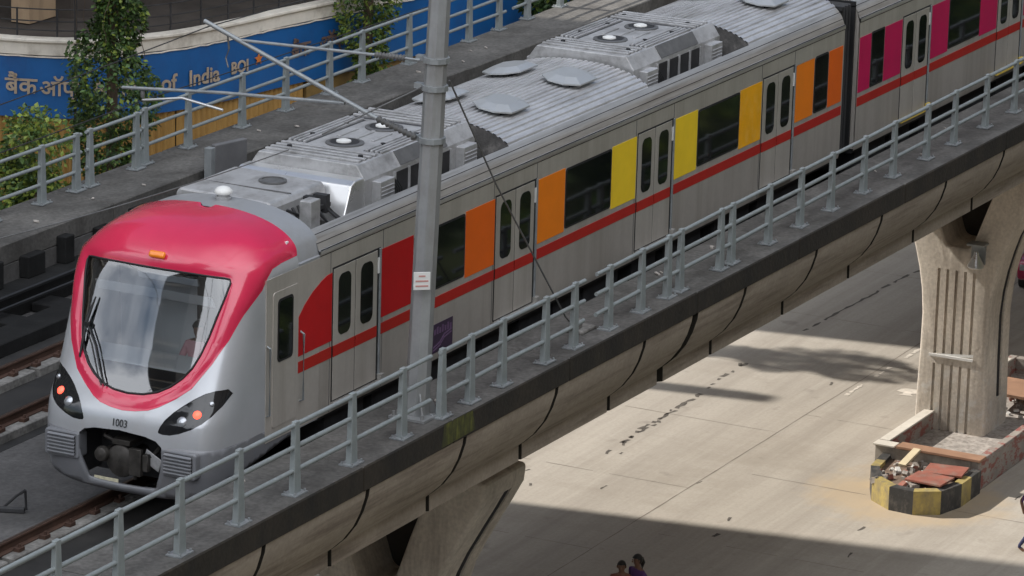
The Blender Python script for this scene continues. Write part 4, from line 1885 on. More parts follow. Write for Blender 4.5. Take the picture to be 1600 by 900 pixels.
# bright sloping sheet and the low cab unit in front of the first air conditioner
mb = MB()
mb.prism_y([(.55, 3.45), (.80, 3.98), (.92, 4.03), (1.19, 4.03), (1.19, 3.45)], YT-1.0, YT+1.0)
mb.build('sloping_sheet', bright_sheet, car, bevel=.02)
mb = MB()
mb.prism_x([(YT-.62, 3.45), (YT-.62, 3.93), (YT-.56, 4.02), (YT+.95, 4.05), (YT+1.02, 3.98), (YT+1.02, 3.45)], -.90, .70)
cu_ = mb.build('cab_cooling_unit', gray_box, car, bevel=.035)
mb = MB()
mb.lathe((.22, YT+.02, 4.035), [(.21, 0), (.21, .03), (.17, .035), (.17, .018)], 24)
mb.build('fan_ring', slat_m, cu_, smooth=True)
mb = MB()
mb.lathe((.22, YT+.02, 4.04), [(.165, 0), (.16, .008)], 20)
mb.build('fan_opening', gray_box, cu_)
mb = MB()
mb.box(-.30, -.295, YT-.6, YT+.94, 4.03, 4.052)
mb.build('lid_seam', slat_m, cu_)
mb = MB()
mb.box(-.58, -.30, YT-1.10, YT-.90, 3.42, 4.04)
mb.build('filter_cabinet', gray_box, car, bevel=.015)
mb = MB()
rq = random.Random(4)
for k in range(9):
    xx = -.85+.16*k
    mb.tube([(xx, YT-.66, 3.85), (xx+rq.uniform(-.1, .2), YT-.8, 3.68+rq.uniform(-.1, .1)), (xx+rq.uniform(-.1, .2), YT-1.15, 3.46)], .022, 6)
mb.box(-.2, .5, YT-.82, YT-.76, 3.72, 3.78)
mb.box(.0, .1, YT-.8, YT-.63, 3.65, 3.95)
mb.box(.3, .42, YT-.85, YT-.63, 3.65, 3.92)
mb.build('pipework', dark_metal, car)
mb = MB()
for k in range(60):
    a = rq.choice([(-.9, 5.0), (10.6, 14.3)])
    xx, yy_ = rq.uniform(*a), YT-rq.uniform(1.06, 1.28)
    s = rq.uniform(.02, .05)
    mb.obox((xx, yy_, 3.43+s*.5), (s*2, s*.3, 0), (-s*.2, s*.5, 0), (0, 0, s*.5))
mb.build('well_debris', gray_box, car)
mb = MB()
mb.lathe((-1.2, YT+.02, 4.05), [(.11, 0), (.12, .05), (.09, .06), (.10, .10)], 18)
an = mb.build('antenna_base', gray_box, car, smooth=True)
mb = MB()
mb.lathe((-1.2, YT+.02, 4.15), [(.125, 0), (.135, .02), (.13, .05), (.09, .09), (.02, .11)], 20)
mb.build('antenna_dome', white_m, an, smooth=True, ang=60)


def roof_vent(root, x, y):
    z = roof_z(y)+.02
    tilt = (roof_z(y+.05)-roof_z(y-.05))/.1
    mb = MB()
    L, Wd = .52, .36
    o8 = [(-L, -.14), (-L*.6, -Wd), (L*.6, -Wd), (L, -.14), (L, .14), (L*.6, Wd), (-L*.6, Wd), (-L, .14)]
    i8 = [(a*.62, b*.62) for a, b in o8]
    v = []
    for (a, b) in o8:
        v.append((x+a, y+b, z+.05+b*tilt))
    for (a, b) in o8:
        v.append((x+a, y+b, z+.075+b*tilt))
    for (a, b) in i8:
        v.append((x+a, y+b, z+.145+b*tilt))
    f = [tuple(range(7, -1, -1)), tuple(range(16, 24))]
    for i in range(8):
        j = (i+1) % 8
        f += [(i, j, 8+j, 8+i), (8+i, 8+j, 16+j, 16+i)]
    mb.add(v, f)
    h = mb.build('roof_vent', bright_vent, root)
    mb = MB()
    mb.box(x-.3, x+.3, y-.2, y+.2, z-.06, z+.05)
    mb.build('vent_neck', dark_metal, h)
    return h


bright_vent = M('vent_cowl_metal', (.46, .475, .485), .38, .35, var=.06, scale=2)
for xv in (6.49, 8.95):
    for s in (-1, 1):
        roof_vent(car, xv, YT+s*.555)
roof_vent(car, 16.9, YT+.555)
roof_vent(car, 16.9, YT-.555)
bpy.data.objects.remove(car.children[-1].children[0]) if False else None
# end wall and gangway
mb = MB()
epf = [(YT-WB+.02, .95), (YT-WB+.02, 3.38)]+[(YT+y, roof_z(YT+y)-.01) for y in [-1.45+2.9*k/20 for k in range(21)]]+[(YT+WB-.02, 3.38), (YT+WB-.02, .95)]
mb.prism_x(epf, X1-.03, X1-.005)
mb.build('end_wall', steel_side, car)
mb = MB()
for k in range(9):
    xx = X1+.01+.075*k
    q_ = .05 if k % 2 else 0
    mb.box(xx, xx+.07, YT-1.36+q_, YT+1.36-q_, .95, 3.74-q_)
mb.build('gangway_bellows', bellow_m, car, bevel=.02, segs=1)
for k, xx in enumerate((X1+.02, X1+.64)):
    mb = MB()
    mb.box(xx, xx+.05, YT-1.44, YT-1.36, .95, 3.7)
    mb.box(xx, xx+.05, YT-1.44, YT+1.44, 3.68, 3.78)
    mb.build('gangway_frame', rubber, car)

# ---- second car
X2 = 19.22
carb = thing('metro_car', 'second silver metro car with magenta side panels behind the gangway', 'metro car', (29, YT, 0), 'cars of the metro train')
XB1 = 40.6
car_body(carb, X2, XB1, [(X2+.5, X2+3.2), (27, 31), (35.5, 39)])
hvac(carb, 27.1, 30.5)
hvac(carb, 35.6, 38.6)
mb = MB()
for k in range(4):
    mb.box(X2+.6+.55*k, X2+.95+.55*k, YT-.9, YT+.9, 3.62, 3.95+.05*(k % 2))
mb.build('brake_resistor_boxes', gray_box, carb, bevel=.02)
mb = MB()
for k in range(14):
    xx = X2+.55+.17*k
    mb.tube([(xx, YT-1.1, 3.65), (xx+.1, YT-1.0, 3.85), (xx+.22, YT-.9, 3.8)], .025, 6)
mb.build('pipework', dark_metal, carb)
mb = MB()
mb.prism_x(epf, X2, X2+.03)
mb.build('end_wall', steel_side, carb)
mb = MB()
mb.prism_x(epf, XB1-.03, XB1)
mb.build('end_wall', steel_side, carb)
db = 4.282*P_
doorsB = [db+P_*k for k in range(4)]
for xd in doorsB:
    door(carb, xd+.02, yellow_sill)
edgesB = [X2+.02]+[e for xd in doorsB for e in (xd-.67, xd+.80)]+[XB1-.05]
for k in range(0, len(edgesB), 2):
    on_side(rect(edgesB[k], edgesB[k+1], 1.767, 1.937), 'red_stripe', red_s, carb)
side_window(carb, 19.83, 20.47, 2.03, 3.10, .03)
on_side(rect(X2+.03, 19.81, 2.025, 3.085), 'coloured_panel', pnk_p, carb)
on_side(rect(20.5, 21.36, 2.025, 3.085), 'coloured_panel', pnk_p, carb)
for k in range(3):
    xw = (doorsB[k]+doorsB[k+1])/2+.05
    side_window(carb, xw-.85, xw+.85, r=.03)
    on_side(rect(doorsB[k]+.85, xw-.87, 2.025, 3.085), 'coloured_panel', pnk_p, carb)
    on_side(rect(xw+.87, doorsB[k+1]-.70, 2.025, 3.085), 'coloured_panel', pnk_p, carb)


# ------------------------------------------------------------------ people
def figure(name, label, joints, bones, radii, skinmat, parts, loc, cat='person', group=None):
    """one continuous body grown by the skin modifier; parts = [(name, bmesh builder, material)]"""
    me = bpy.data.meshes.new(name)
    me.from_pydata([tuple(j) for j in joints], bones, [])
    o = bpy.data.objects.new(name, me)
    COL.objects.link(o)
    sk = o.modifiers.new('skin', 'SKIN')
    for i, r in enumerate(radii):
        rr_ = r if isinstance(r, tuple) else (r, r)
        me.skin_vertices[0].data[i].radius = rr_
    me.skin_vertices[0].data[0].use_root = True
    sb = o.modifiers.new('sub', 'SUBSURF')
    sb.levels = 2
    sb.render_levels = 2
    sk.use_smooth_shade = True
    bpy.context.view_layer.update()
    dg = bpy.context.evaluated_depsgraph_get()
    m2 = bpy.data.meshes.new_from_object(o.evaluated_get(dg))
    o.modifiers.clear()
    o.data = m2
    bpy.data.meshes.remove(me)
    return o


def standing(loc, face, shirt, trousers, label, walk=0.0, tilt=0.0, pony=False, hgt=1.66):
    """face = heading angle; built in local metres then turned"""
    s = hgt/1.7
    ca, sa = math.cos(face), math.sin(face)

    def W(x, y, z):     # x forward, y left
        return Vector((ca*x-sa*y, sa*x+ca*y, z))*1.0*s if False else Vector(((ca*x-sa*y)*s, (sa*x+ca*y)*s, z*s))
    wk = walk
    J = [(0, 0, .95), (0, 0, 1.15), (0.0, 0, 1.36), (0.0, 0, 1.47), (.03, 0, 1.54), (.04, 0, 1.62), (.02, 0, 1.70),
         (0, .19, 1.38), (-.05-wk*.2, .24, 1.12), (.05-wk*.25, .24, .88), (.08-wk*.25, .24, .80),
         (0, -.19, 1.38), (-.03+wk*.2, -.24, 1.12), (.10+wk*.25, -.22, .88), (.14+wk*.25, -.22, .80),
         (0, .10, .90), (.02+wk*.2, .10, .50), (wk*.32, .10, .08), (.13+wk*.32, .11, .035),
         (0, -.10, .90), (.02-wk*.1, -.10, .50), (-wk*.38, -.10, .10+wk*.08), (.12-wk*.36, -.11, .035+wk*.02)]
    B = [(0, 1), (1, 2), (2, 3), (3, 4), (4, 5), (5, 6), (2, 7), (7, 8), (8, 9), (9, 10), (2, 11), (11, 12), (12, 13), (13, 14),
         (0, 15), (15, 16), (16, 17), (17, 18), (0, 19), (19, 20), (20, 21), (21, 22)]
    Rr = [.14, .13, .14, .05, .062, .088, .065, .06, .045, .032, .036, .06, .045, .032, .036, .095, .062, .042, .036, .095, .062, .042, .036]
    body = figure('person', label, [W(*j) for j in J], B, [r*s for r in Rr], skin_m, None, loc)
    # clothing by height on the same continuous body
    body.data.materials.clear()
    for m_ in (skin_m, shirt, trousers):
        body.data.materials.append(m_)
    for p in body.data.polygons:
        z = p.center.z/s
        r = math.hypot(p.center.x, p.center.y)/s
        if z > 1.44:
            p.material_index = 0
        elif z > .93 and not (z < 1.2 and abs(-sa*p.center.x+ca*p.center.y)/s > .2):
            p.material_index = 1
        elif z > .14 and abs(-sa*p.center.x+ca*p.center.y)/s < .2:
            p.material_index = 2
        else:
            p.material_index = 0
    body.location = loc
    tag(body, label, 'person', None)
    WL[body.name] = Vector(loc)
    # hair cap, ears, nose and eyes
    L_ = Vector(loc)
    c = L_+W(.035, 0, 1.625)
    mb = MB()
    v = []
    f = []
    n1, n2 = 12, 8
    for i in range(n2+1):
        th = math.pi*.70*i/n2
        for k in range(n1):
            ph = 2*math.pi*k/n1
            fx = math.sin(th)*math.cos(ph)
            cutz = math.cos(th)
            if fx > .35 and cutz < .35:
                cutz = .35
            v.append(c+W(fx*.112-.012, math.sin(th)*math.sin(ph)*.098, cutz*.118+.008))
    for i in range(n2):
        for k in range(n1):
            f.append((i*n1+k, i*n1+(k+1) % n1, (i+1)*n1+(k+1) % n1, (i+1)*n1+k))
    mb.add(v, f)
    if pony:
        mb.tube([c+W(-.10, 0, .02), c+W(-.14, 0, -.08), c+W(-.13, 0, -.25)], [.05, .055, .02], 8)
    mb.build('hair', hair_m, body, smooth=True, ang=80)
    mb = MB()
    mb.lathe(c+W(.112, 0, -.01), [(.004, .03), (.012, .0), (.018, -.02), (.004, -.026)], 8)
    for q in (-1, 1):
        mb.lathe(c+W(.01, q*.088, -.005), [(.005, .03), (.016, .015), (.014, -.02), (.004, -.03)], 8)
    mb.build('nose_and_ears', skin_m, body, smooth=True)
    mb = MB()
    for q in (-1, 1):
        mb.lathe(c+W(.088, q*.035, .012), [(.002, .009), (.011, .0), (.002, -.009)], 8)
    mb.build('eyes', hair_m, body)
    # fingers
    mb = MB()
    for q, hx in ((1, .08-wk*.25), (-1, .14+wk*.25)):
        for k in range(4):
            y = q*.235+(k-1.5)*.018
            mb.tube([L_+W(hx, y*.98, .79), L_+W(hx+.02, y, .75), L_+W(hx+.012, y, .715+.006*abs(k-1.5))], .0085*s, 6)
        mb.tube([L_+W(hx+.02, q*.20, .80), L_+W(hx+.05, q*.19, .77), L_+W(hx+.055, q*.2, .745)], .0095*s, 6)
    mb.build('fingers', skin_m, body, smooth=True)
    return body


standing((20.68, 3.74, ZG), math.radians(200), brown_cl, blue_cl, 'bareheaded person in a maroon top at the bottom edge, left of the pair', 0, hgt=1.66)
standing((21.0, 3.52, ZG), math.radians(150), purple_cl, blue_cl, 'taller person in a violet top walking right of the pair at the bottom edge', .3, pony=True, hgt=1.74)
standing((30.40, -1.53, ZG), math.radians(-55), purple_cl, blue_cl, 'person in navy trousers stepping out of the frame at lower right', .8, hgt=1.68)

# driver seated in the cab
D = Vector((-2.55, YT-.42, 1.22))
Jd = [(0, 0, .55), (.02, 0, .78), (.02, 0, 1.0), (.0, 0, 1.12), (-.03, 0, 1.19), (-.04, 0, 1.27), (-.02, 0, 1.35),
      (.0, .2, 1.02), (-.12, .26, .78), (-.38, .2, .74), (-.46, .18, .74), (.0, -.2, 1.02), (-.12, -.26, .78), (-.38, -.2, .74), (-.46, -.18, .74),
      (-.05, .12, .50), (-.42, .14, .50), (-.45, .14, .1), (-.56, .14, .05), (-.05, -.12, .50), (-.42, -.14, .50), (-.45, -.14, .1), (-.56, -.14, .05)]
Bd = [(0, 1), (1, 2), (2, 3), (3, 4), (4, 5), (5, 6), (2, 7), (7, 8), (8, 9), (9, 10), (2, 11), (11, 12), (12, 13), (13, 14),
      (0, 15), (15, 16), (16, 17), (17, 18), (0, 19), (19, 20), (20, 21), (21, 22)]
Rd = [.15, .15, .15, .055, .065, .09, .065, .065, .05, .035, .04, .065, .05, .035, .04, .1, .07, .045, .038, .1, .07, .045, .038]
drv = figure('person', '', Jd, Bd, Rd, skin_m, None, D)
drv.data.materials.clear()
for m_ in (skin_m, pink_cl, blue_cl):
    drv.data.materials.append(m_)
for p in drv.data.polygons:
    z = p.center.z
    if z > 1.09 or (p.center.x < -.2 and z > .62):
        p.material_index = 0
    elif z > .60:
        p.material_index = 1
    else:
        p.material_index = 2
drv.location = D
WL[drv.name] = D
tag(drv, 'train driver in a pink shirt seated behind the windscreen', 'person')
mb = MB()
c = D+Vector((-.035, 0, 1.275))
v, f = [], []
for i in range(7):
    th = math.pi*.58*i/6
    for k in range(12):
        ph = 2*math.pi*k/12
        fx = math.sin(th)*math.cos(ph)
        cz = math.cos(th)
        if fx < -.35 and cz < .3:
            cz = .3
        v.append(c+Vector((fx*.112+.012, math.sin(th)*math.sin(ph)*.10, cz*.12+.01)))
for i in range(6):
    for k in range(12):
        f.append((i*12+k, i*12+(k+1) % 12, (i+1)*12+(k+1) % 12, (i+1)*12+k))
mb.add(v, f)
mb.build('hair', hair_m, drv, smooth=True, ang=80)
mb = MB()
mb.box(D.x-.1, D.x+.3, D.y-.25, D.y+.25, 1.12, 1.52)
mb.box(D.x+.2, D.x+.32, D.y-.25, D.y+.25, 1.5, 2.2)
mb.build('driver_seat', dash_m, car, bevel=.04)

# ------------------------------------------------------------------ overhead line mast
mx_, my_ = .22, -2.42
mast = thing('overhead_line_mast', 'tall grey octagonal steel mast on the near walkway carrying overhead wires', 'mast', (mx_, my_, .8))
mb = MB()
topx = .70
mb.tube([(mx_, my_, .8), (mx_+(topx-mx_)*.5, my_, 4.2), (topx, my_, 7.6), (topx+.15, my_, 9.8)], [.185, .172, .158, .15], 8)
mb.build('pole', mast_m, mast)
mb = MB()
mb.box(mx_-.32, mx_+.32, my_-.3, my_+.3, .803, .84)
for sx in (-1, 1):
    for sy in (-1, 1):
        mb.lathe((mx_+sx*.26, my_+sy*.24, .84), [(.025, 0), (.025, .07)], 6)
for k in range(4):
    a = math.pi/4+k*math.pi/2
    d = Vector((math.cos(a), math.sin(a), 0))
    tt = Vector((-d.y, d.x, 0))
    p = Vector((mx_, my_, .84))
    mb.add([p+d*.17+tt*.01, p+d*.34+tt*.01, p+d*.16+tt*.01+Vector((0, 0, .35)), p+d*.17-tt*.01, p+d*.34-tt*.01, p+d*.16-tt*.01+Vector((0, 0, .35))],
           [(0, 1, 2), (5, 4, 3), (0, 3, 4, 1), (1, 4, 5, 2), (2, 5, 3, 0)])
mb.build('base_plate', mast_m, mast)
mb = MB()
mb.obox((.17, my_-.175, 2.90), (.085, .06, 0), (.004, -.006, 0), (0, 0, .14))
mb.obox((.08, my_-.235, 2.90), (.0, .0, .0), (.0, .0, .0), (0, 0, .0)) if False else None
sp_n = (Vector((-.78, -.62, 0))).normalized()
sp_t = Vector((sp_n.y, -sp_n.x, 0))
mb = MB()
cpl = Vector((.22, my_, 2.93))+sp_n*.215
mb.obox(cpl, sp_t*.125, sp_n*.006, (0, 0, .135))
spl = mb.build('notice_plate', white_m, mast, bevel=.004, segs=1)
mb = MB()
for k in range(3):
    mb.obox(cpl+sp_n*.008+Vector((0, 0, .075-.075*k)), sp_t*(.05 if k == 0 else .095), sp_n*.002, (0, 0, .012))
mb.build('notice_lines', M('faded_red_print', (.55, .28, .25), .6), spl)
for z, r in ((4.95, .205), (6.13, .20), (5.72, .20)):
    mb = MB()
    xx = mx_+(topx-mx_)*(z-.8)/6.8
    mb.lathe((xx, my_, z), [(r, -.04), (r, .04)], 10)
    mb.box(xx-.05, xx+.05, my_+r-.02, my_+r+.12, z-.04, z+.04)
    mb.build('clamp_band', galv_dk, mast)


def insulator(p0, p1, parent, r=.065, n=9):
    p0, p1 = Vector(p0), Vector(p1)
    pts, rs_ = [], []
    for i in range(n):
        a = i/n
        b = (i+.5)/n
        pts += [p0.lerp(p1, a), p0.lerp(p1, b)]
        rs_ += [r*.55, r]
    pts.append(p1)
    rs_.append(r*.5)
    mb = MB()
    mb.tube(pts, rs_, 10)
    return mb.build('insulator', slat_m, parent, smooth=True, ang=50)


XM = .42
arm = thing('cantilever_arm', 'slim steel cantilever tubes holding the overhead wires out from the mast', 'cantilever', (XM, my_, 4.95))
mb = MB()
mb.tube([(XM, -1.55, 5.17), (XM, 1.42, 6.28)], .035, 8)
mb.build('inclined_tube', galv_dk, arm, smooth=True, ang=70)
insulator((XM, -1.55, 5.17), (XM, -2.2, 4.97), arm, .058)
mb = MB()
mb.tube([(XM, .78, 6.06), (XM, -1.55, 6.12)], .024, 8)
mb.tube([(XM, -2.0, 6.13), (XM, -2.25, 6.13)], .02, 8)
mb.build('stay_tube', galv_dk, arm, smooth=True, ang=70)
insulator((XM, -1.5, 6.12), (XM, -2.0, 6.13), arm, .055)
mb = MB()
mb.tube([(XM, -1.0, 5.33), (XM, 1.1, 5.22), (XM, 2.86, 5.08)], .027, 8)
mb.build('registration_tube', galv_dk, arm, smooth=True, ang=70)
mb = MB()
mb.tube([(XM, 2.5, 4.93), (XM, 1.8, 5.05), (XM+.02, 1.1, 4.95)], .022, 8)
mb.build('steady_arm', bright_sheet, arm, smooth=True, ang=70)
mb = MB()
mb.tube([(XM, 2.52, 5.1), (XM, 2.5, 4.93)], .012, 6)
mb.lathe((XM, 2.5, 5.02), [(.03, -.05), (.035, 0), (.03, .05)], 8)
mb.tube([(XM, 1.02, 6.13), (XM+.02, 1.0, 5.9)], .014, 6)
mb.tube([(XM+.02, 1.0, 5.9), (XM+.03, 1.06, 5.75), (XM, 1.0, 5.62)], .012, 6)
mb.build('dropper_fittings', slat_m, arm)
mb = MB()
zc, ym, zm = 4.93, 2.45, 0


def wire(p0, p1, sag, n=24):
    p0, p1 = Vector(p0), Vector(p1)
    return [p0.lerp(p1, i/n)-Vector((0, 0, sag*4*(i/n)*(1-i/n))) for i in range(n+1)]


mb.tube(wire((-26, 2.1, 4.93), (XM, 2.48, 4.93), .05)+wire((XM, 2.48, 4.93), (34, 2.1, 4.95), .05)[1:], .0095, 5)
tag(mb.build('contact_wire', dark_metal, None), 'thin dark contact wire strung along the tracks at the steady arm', 'wire')
mb = MB()
mb.tube(wire((-26, 1.0, 6.4), (XM, 1.35, 6.2), .25)+wire((XM, 1.35, 6.2), (34, 1.0, 6.4), .25)[1:], .0095, 5)
tag(mb.build('messenger_wire', dark_metal, None), 'upper messenger wire hung from the tip of the cantilever', 'wire')
# anchored return wire with its insulator, leaving the mast towards the left
mb = MB()
mb.tube(wire((.55, -2.25, 5.72), (-1.2, -1.55, 5.25), 0, 4), .013, 6)
mb.tube(wire((-1.75, -1.32, 5.1), (-14, 2.4, 4.9), .35), .0095, 6)
tag(mb.build('anchor_wire', slat_m, None), 'anchor wire with a long insulator leading left from the mast clamp', 'wire')
mb = MB()
mb.tube([(.98, my_-.02, 5.75), (2.6, my_+.0, 3.85), (5.15, my_, 1.15), (5.6, my_, .81)], .014, 6)
tag(mb.build('guy_wire', slat_m, None), 'diagonal steel guy wire from the mast down to the walkway', 'wire')
mb = MB()
mb.box(5.45, 5.95, my_-.16, my_+.16, .80, .86)
mb.box(5.55, 5.7, my_-.04, my_+.04, .86, 1.0)
tag(mb.build('guy_anchor', plinth_m, None, bevel=.02), 'small pale anchor block of the guy wire on the walkway', 'anchor')

# ------------------------------------------------------------------ odds and ends on the deck
t = thing('trackside_cabinet', 'grey trackside panel on a post beside the far track behind the nose', 'cabinet', (11.6, 8.0, -.1))
mb = MB()
mb.box(11.45, 11.6, 7.95, 8.1, .12, 1.25)
mb.build('post', galv_dk, t, bevel=.01)
mb = MB()
mb.obox((12.0, 7.9, .95), (.4, -.1, 0), (.02, .06, 0), (0, 0, .34))
mb.build('panel', M('weathered_panel_grey', (.13, .13, .135), .7, var=.2), t, bevel=.02)
t = thing('track_bracket', 'small dark rusty bracket lying on the concrete left of the train', 'bracket', (-3.6, 2.3, -.32))
mb = MB()
bx, by = -3.86, 1.80
mb.tube([(bx-.35, by+.85, -.27), (bx, by, -.27)], .05, 6)
mb.tube([(bx-.1, by+.3, -.25), (bx-.03, by+.12, -.06), (bx-.05, by-.05, .06)], .02, 6)
mb.tube([(bx-.05, by-.05, .06), (bx+.02, by-.02, -.26)], .02, 6)
mb.build('bar', dark_metal, t)
for k, (x, y) in enumerate([(-.35, 3.1), (.35, 3.02)]):
    mb = MB()
    mb.lathe((x, y, -.32), [(.13, 0), (.13, .10), (.06, .14), (.06, .24), (.04, .28)], 12)
    tag(mb.build('signal_stub', dark_metal, None, smooth=True), 'dark stub fitting on the trackbed beside the far rails', 'fitting', 'stub fittings beside the far rails')
mb = MB()
rq = random.Random(8)
for k in range(40):
    x = rq.uniform(-12, 24)
    y = rq.choice([rq.uniform(-2.65, -1.85), rq.uniform(8.4, 9.1)])
    s = rq.uniform(.01, .03)
    an_ = rq.uniform(0, 3)
    mb.obox((x, y, .81+s*.3), (s*1.7*math.cos(an_), s*1.7*math.sin(an_), s*.3), (-s*math.sin(an_), s*math.cos(an_), 0), (0, .2*s, s*.5))
o = mb.build('walkway_debris', rubble_m, None)
o['kind'] = 'stuff'
o['label'] = 'small stone chips scattered on the walkways'
o['category'] = 'debris'

# ------------------------------------------------------------------ bank building beyond the viaduct
CURVE = [(40.1, 36.0), (40.15, 34.0), (40.3, 32.1), (40.58, 31.2), (40.95, 30.35), (41.55, 29.6), (42.35, 29.05), (43.3, 28.55), (44.5, 28.2), (45.8, 27.95),
         (47.2, 27.75), (48.7, 27.45), (50.3, 27.15), (53.3, 26.55), (58, 25.7), (66, 24.3)]


def chaik_open(p, it=2):
    for _ in range(it):
        o_ = [Vector(p[0])]
        for a, b in zip(p[:-1], p[1:]):
            a, b = Vector(a), Vector(b)
            o_ += [a.lerp(b, .25), a.lerp(b, .75)]
        o_.append(Vector(p[-1]))
        p = o_
    return p


CV = chaik_open(CURVE)
cum = [0]
for a, b in zip(CV[:-1], CV[1:]):
    cum.append(cum[-1]+(b-a).length)


def curve_at(s):
    s = max(0, min(cum[-1]-1e-4, s))
    for i in range(len(cum)-1):
        if s <= cum[i+1]:
            t_ = (s-cum[i])/(cum[i+1]-cum[i])
            d = (CV[i+1]-CV[i]).normalized()
            return CV[i].lerp(CV[i+1], t_), d
    return CV[-1], (CV[-1]-CV[-2]).normalized()


def curve_s_near(x, y):
    best, bs = 1e9, 0
    for k in range(int(cum[-1]/.05)):
        p, _ = curve_at(k*.05)
        d = (p-Vector((x, y))).length
        if d < best:
            best, bs = d, k*.05
    return bs


def curve_wall(mb, s0, s1, off0, off1, z0, z1, ds=.3, zf=None):
    n = max(2, int((s1-s0)/ds))
    for i in range(n):
        for q in (0,):
            pa, da = curve_at(s0+(s1-s0)*i/n)
            pb, db_ = curve_at(s0+(s1-s0)*(i+1)/n)
            na, nb = Vector((da.y, -da.x)), Vector((db_.y, -db_.x))     # outward: towards the viaduct
            A0, A1, B0, B1 = pa+na*off0, pa+na*off1, pb+nb*off0, pb+nb*off1
            v = [(A0.x, A0.y, z0), (B0.x, B0.y, z0), (B1.x, B1.y, z0), (A1.x, A1.y, z0), (A0.x, A0.y, z1), (B0.x, B0.y, z1), (B1.x, B1.y, z1), (A1.x, A1.y, z1)]
            f = [(0, 1, 5, 4), (2, 3, 7, 6), (4, 5, 6, 7), (3, 2, 1, 0)]
            if i == 0:
                f.append((3, 0, 4, 7))
            if i == n-1:
                f.append((1, 2, 6, 5))
            mb.add(v, f)


bank = thing('bank_building', 'low building with rounded corner, pale ledge and dark veranda behind the viaduct', 'building', (48, 34, ZG))
SE = cum[-1]
mb = MB()
curve_wall(mb, 0, SE, -.25, .34, -4.98, -4.62)
curve_wall(mb, 0, SE, .0, .42, -4.615, -4.52)
mb.build('ledge', ledge_m, bank, bevel=.02, segs=1)
mb = MB()
curve_wall(mb, 0, SE, -.6, -.26, ZG, -4.98)
mb.build('lower_wall', dark_wall, bank)
mb = MB()
n = len(CV)
v = [(p.x, p.y, -4.64) for p in CV]+[(66, 60, -4.64), (40.1, 60, -4.64)]
mb.add(v, [tuple(range(len(v)))])
mb.build('veranda_floor', dark_wall, bank)
mb = MB()
curve_wall(mb, 0, SE, -3.4, -3.1, -4.64, 2.2)
mb.build('veranda_back_wall', dark_wall, bank)
mb = MB()
mb.box(38.9, 66, 33, 60, 2.2, 2.6)
curve_wall(mb, 0, SE, -4, .3, 2.2, 2.5)
mb.build('veranda_roof', dark_wall, bank)
mb = MB()
mb.box(38.9, 110, 35.5, 50, 2.6, 42)
mb.build('upper_storeys', bldg_m, bank)
for fl in range(4):
    for k in range(8):
        mb = MB()
        mb.box(45.2+3.4*k, 46.9+3.4*k, 35.42, 35.52, 4.2+4*fl, 6.0+4*fl)
        mb.build('window', glass_dk, bank)
mb = MB()
for k in range(5):
    p, d = curve_at(1.0+2.6*k)
    nn = Vector((d.y, -d.x))
    q = p-nn*2.4
    if k in (0, 1):
        mb.box(q.x-.5, q.x+1.1, q.y-.3, q.y+.3, -4.6, 2.2)
mb.build('veranda_pillar', tan_m, bank)
# balcony railing on the ledge
t = thing('balcony_railing', 'thin dark balcony railing along the curved ledge above the banner', 'railing', (44, 29, -4.5))
for s0 in [x*1.1 for x in range(int(SE/1.1))]:
    p, d = curve_at(s0)
    mb = MB()
    mb.tube([(p.x, p.y, -4.52), (p.x, p.y, -3.75)], .028, 6)
    mb.build('balcony_post', dark_metal, t)
mb = MB()
for z in (-3.77, -4.1, -4.35):
    mb.tube([(curve_at(s)[0].x, curve_at(s)[0].y, z) for s in [SE*k/80 for k in range(81)]], .018, 6)
mb.build('balcony_rails', dark_metal, t)

ban = thing('bank_banner', 'long faded blue bank banner with cream lettering wrapped round the building corner', 'banner', (44, 28.4, -6.7))
mb = MB()
curve_wall(mb, 1.2, SE-.5, .30, .33, -6.70, -5.0, .25)
mb.build('banner_sheet', blue_m, ban)
mb = MB()
pts = []
for k in range(120):
    s = 1.2+(SE-1.7)*k/119
    p, d = curve_at(s)
    nn = Vector((d.y, -d.x))
    q = p+nn*.345
    pts.append((q.x, q.y, -5.0+random.uniform(-.02, .015)))
mb.tube(pts, .022, 5)
mb.build('banner_hem', M('frayed_white_hem', (.6, .55, .48), .8, var=.3, scale=2), ban)


def put(txt, x, y, z, size, mat, rise=0.0, sx=1.0, bold=.0, nm='banner_lettering'):
    s = curve_s_near(x, y)
    p, d = curve_at(s)
    nn = Vector((d.y, -d.x))
    o_ = p+nn*.365
    return text_mesh(nm, txt, size, mat, ban, (o_.x, o_.y, z), (d.x, d.y, rise), (0, 0, 1), .008, sx=sx, bold=bold)


ban_words = [('Bank', 41.75, 29.45, -5.92), ('of', 43.05, 28.65, -5.90), ('India', 44.2, 28.27, -5.88), ('BOI', 45.55, 28.0, -5.83)]
for wd, x, y, z in ban_words:
    put(wd, x, y, z, .62 if wd != 'BOI' else .46, letter_m, 0, 1.0, .012)
put('बैंक', 40.5, 31.45, -5.85, .66, letter_m, 0, 1.0, .01)
put('ऑफ़', 40.85, 30.5, -5.88, .60, letter_m, 0, 1.0, .01)
put('बैंक', 48.2, 27.55, -5.75, .60, letter_br, 0, 1.0, .012)
put('ऑफ़', 49.5, 27.3, -5.72, .60, letter_br, 0, 1.0, .012)
s = curve_s_near(46.35, 27.85)
p, d = curve_at(s)
nn = Vector((d.y, -d.x))
mb = MB()
q = p+nn*.36
c3 = Vector((q.x, q.y, -5.72))
star = []
for k in range(10):
    r = .19 if k % 2 == 0 else .085
    a = math.pi/2+k*math.pi/5
    star.append(c3+Vector((d.x, d.y, 0))*r*math.cos(a)+Vector((0, 0, 1))*r*math.sin(a))
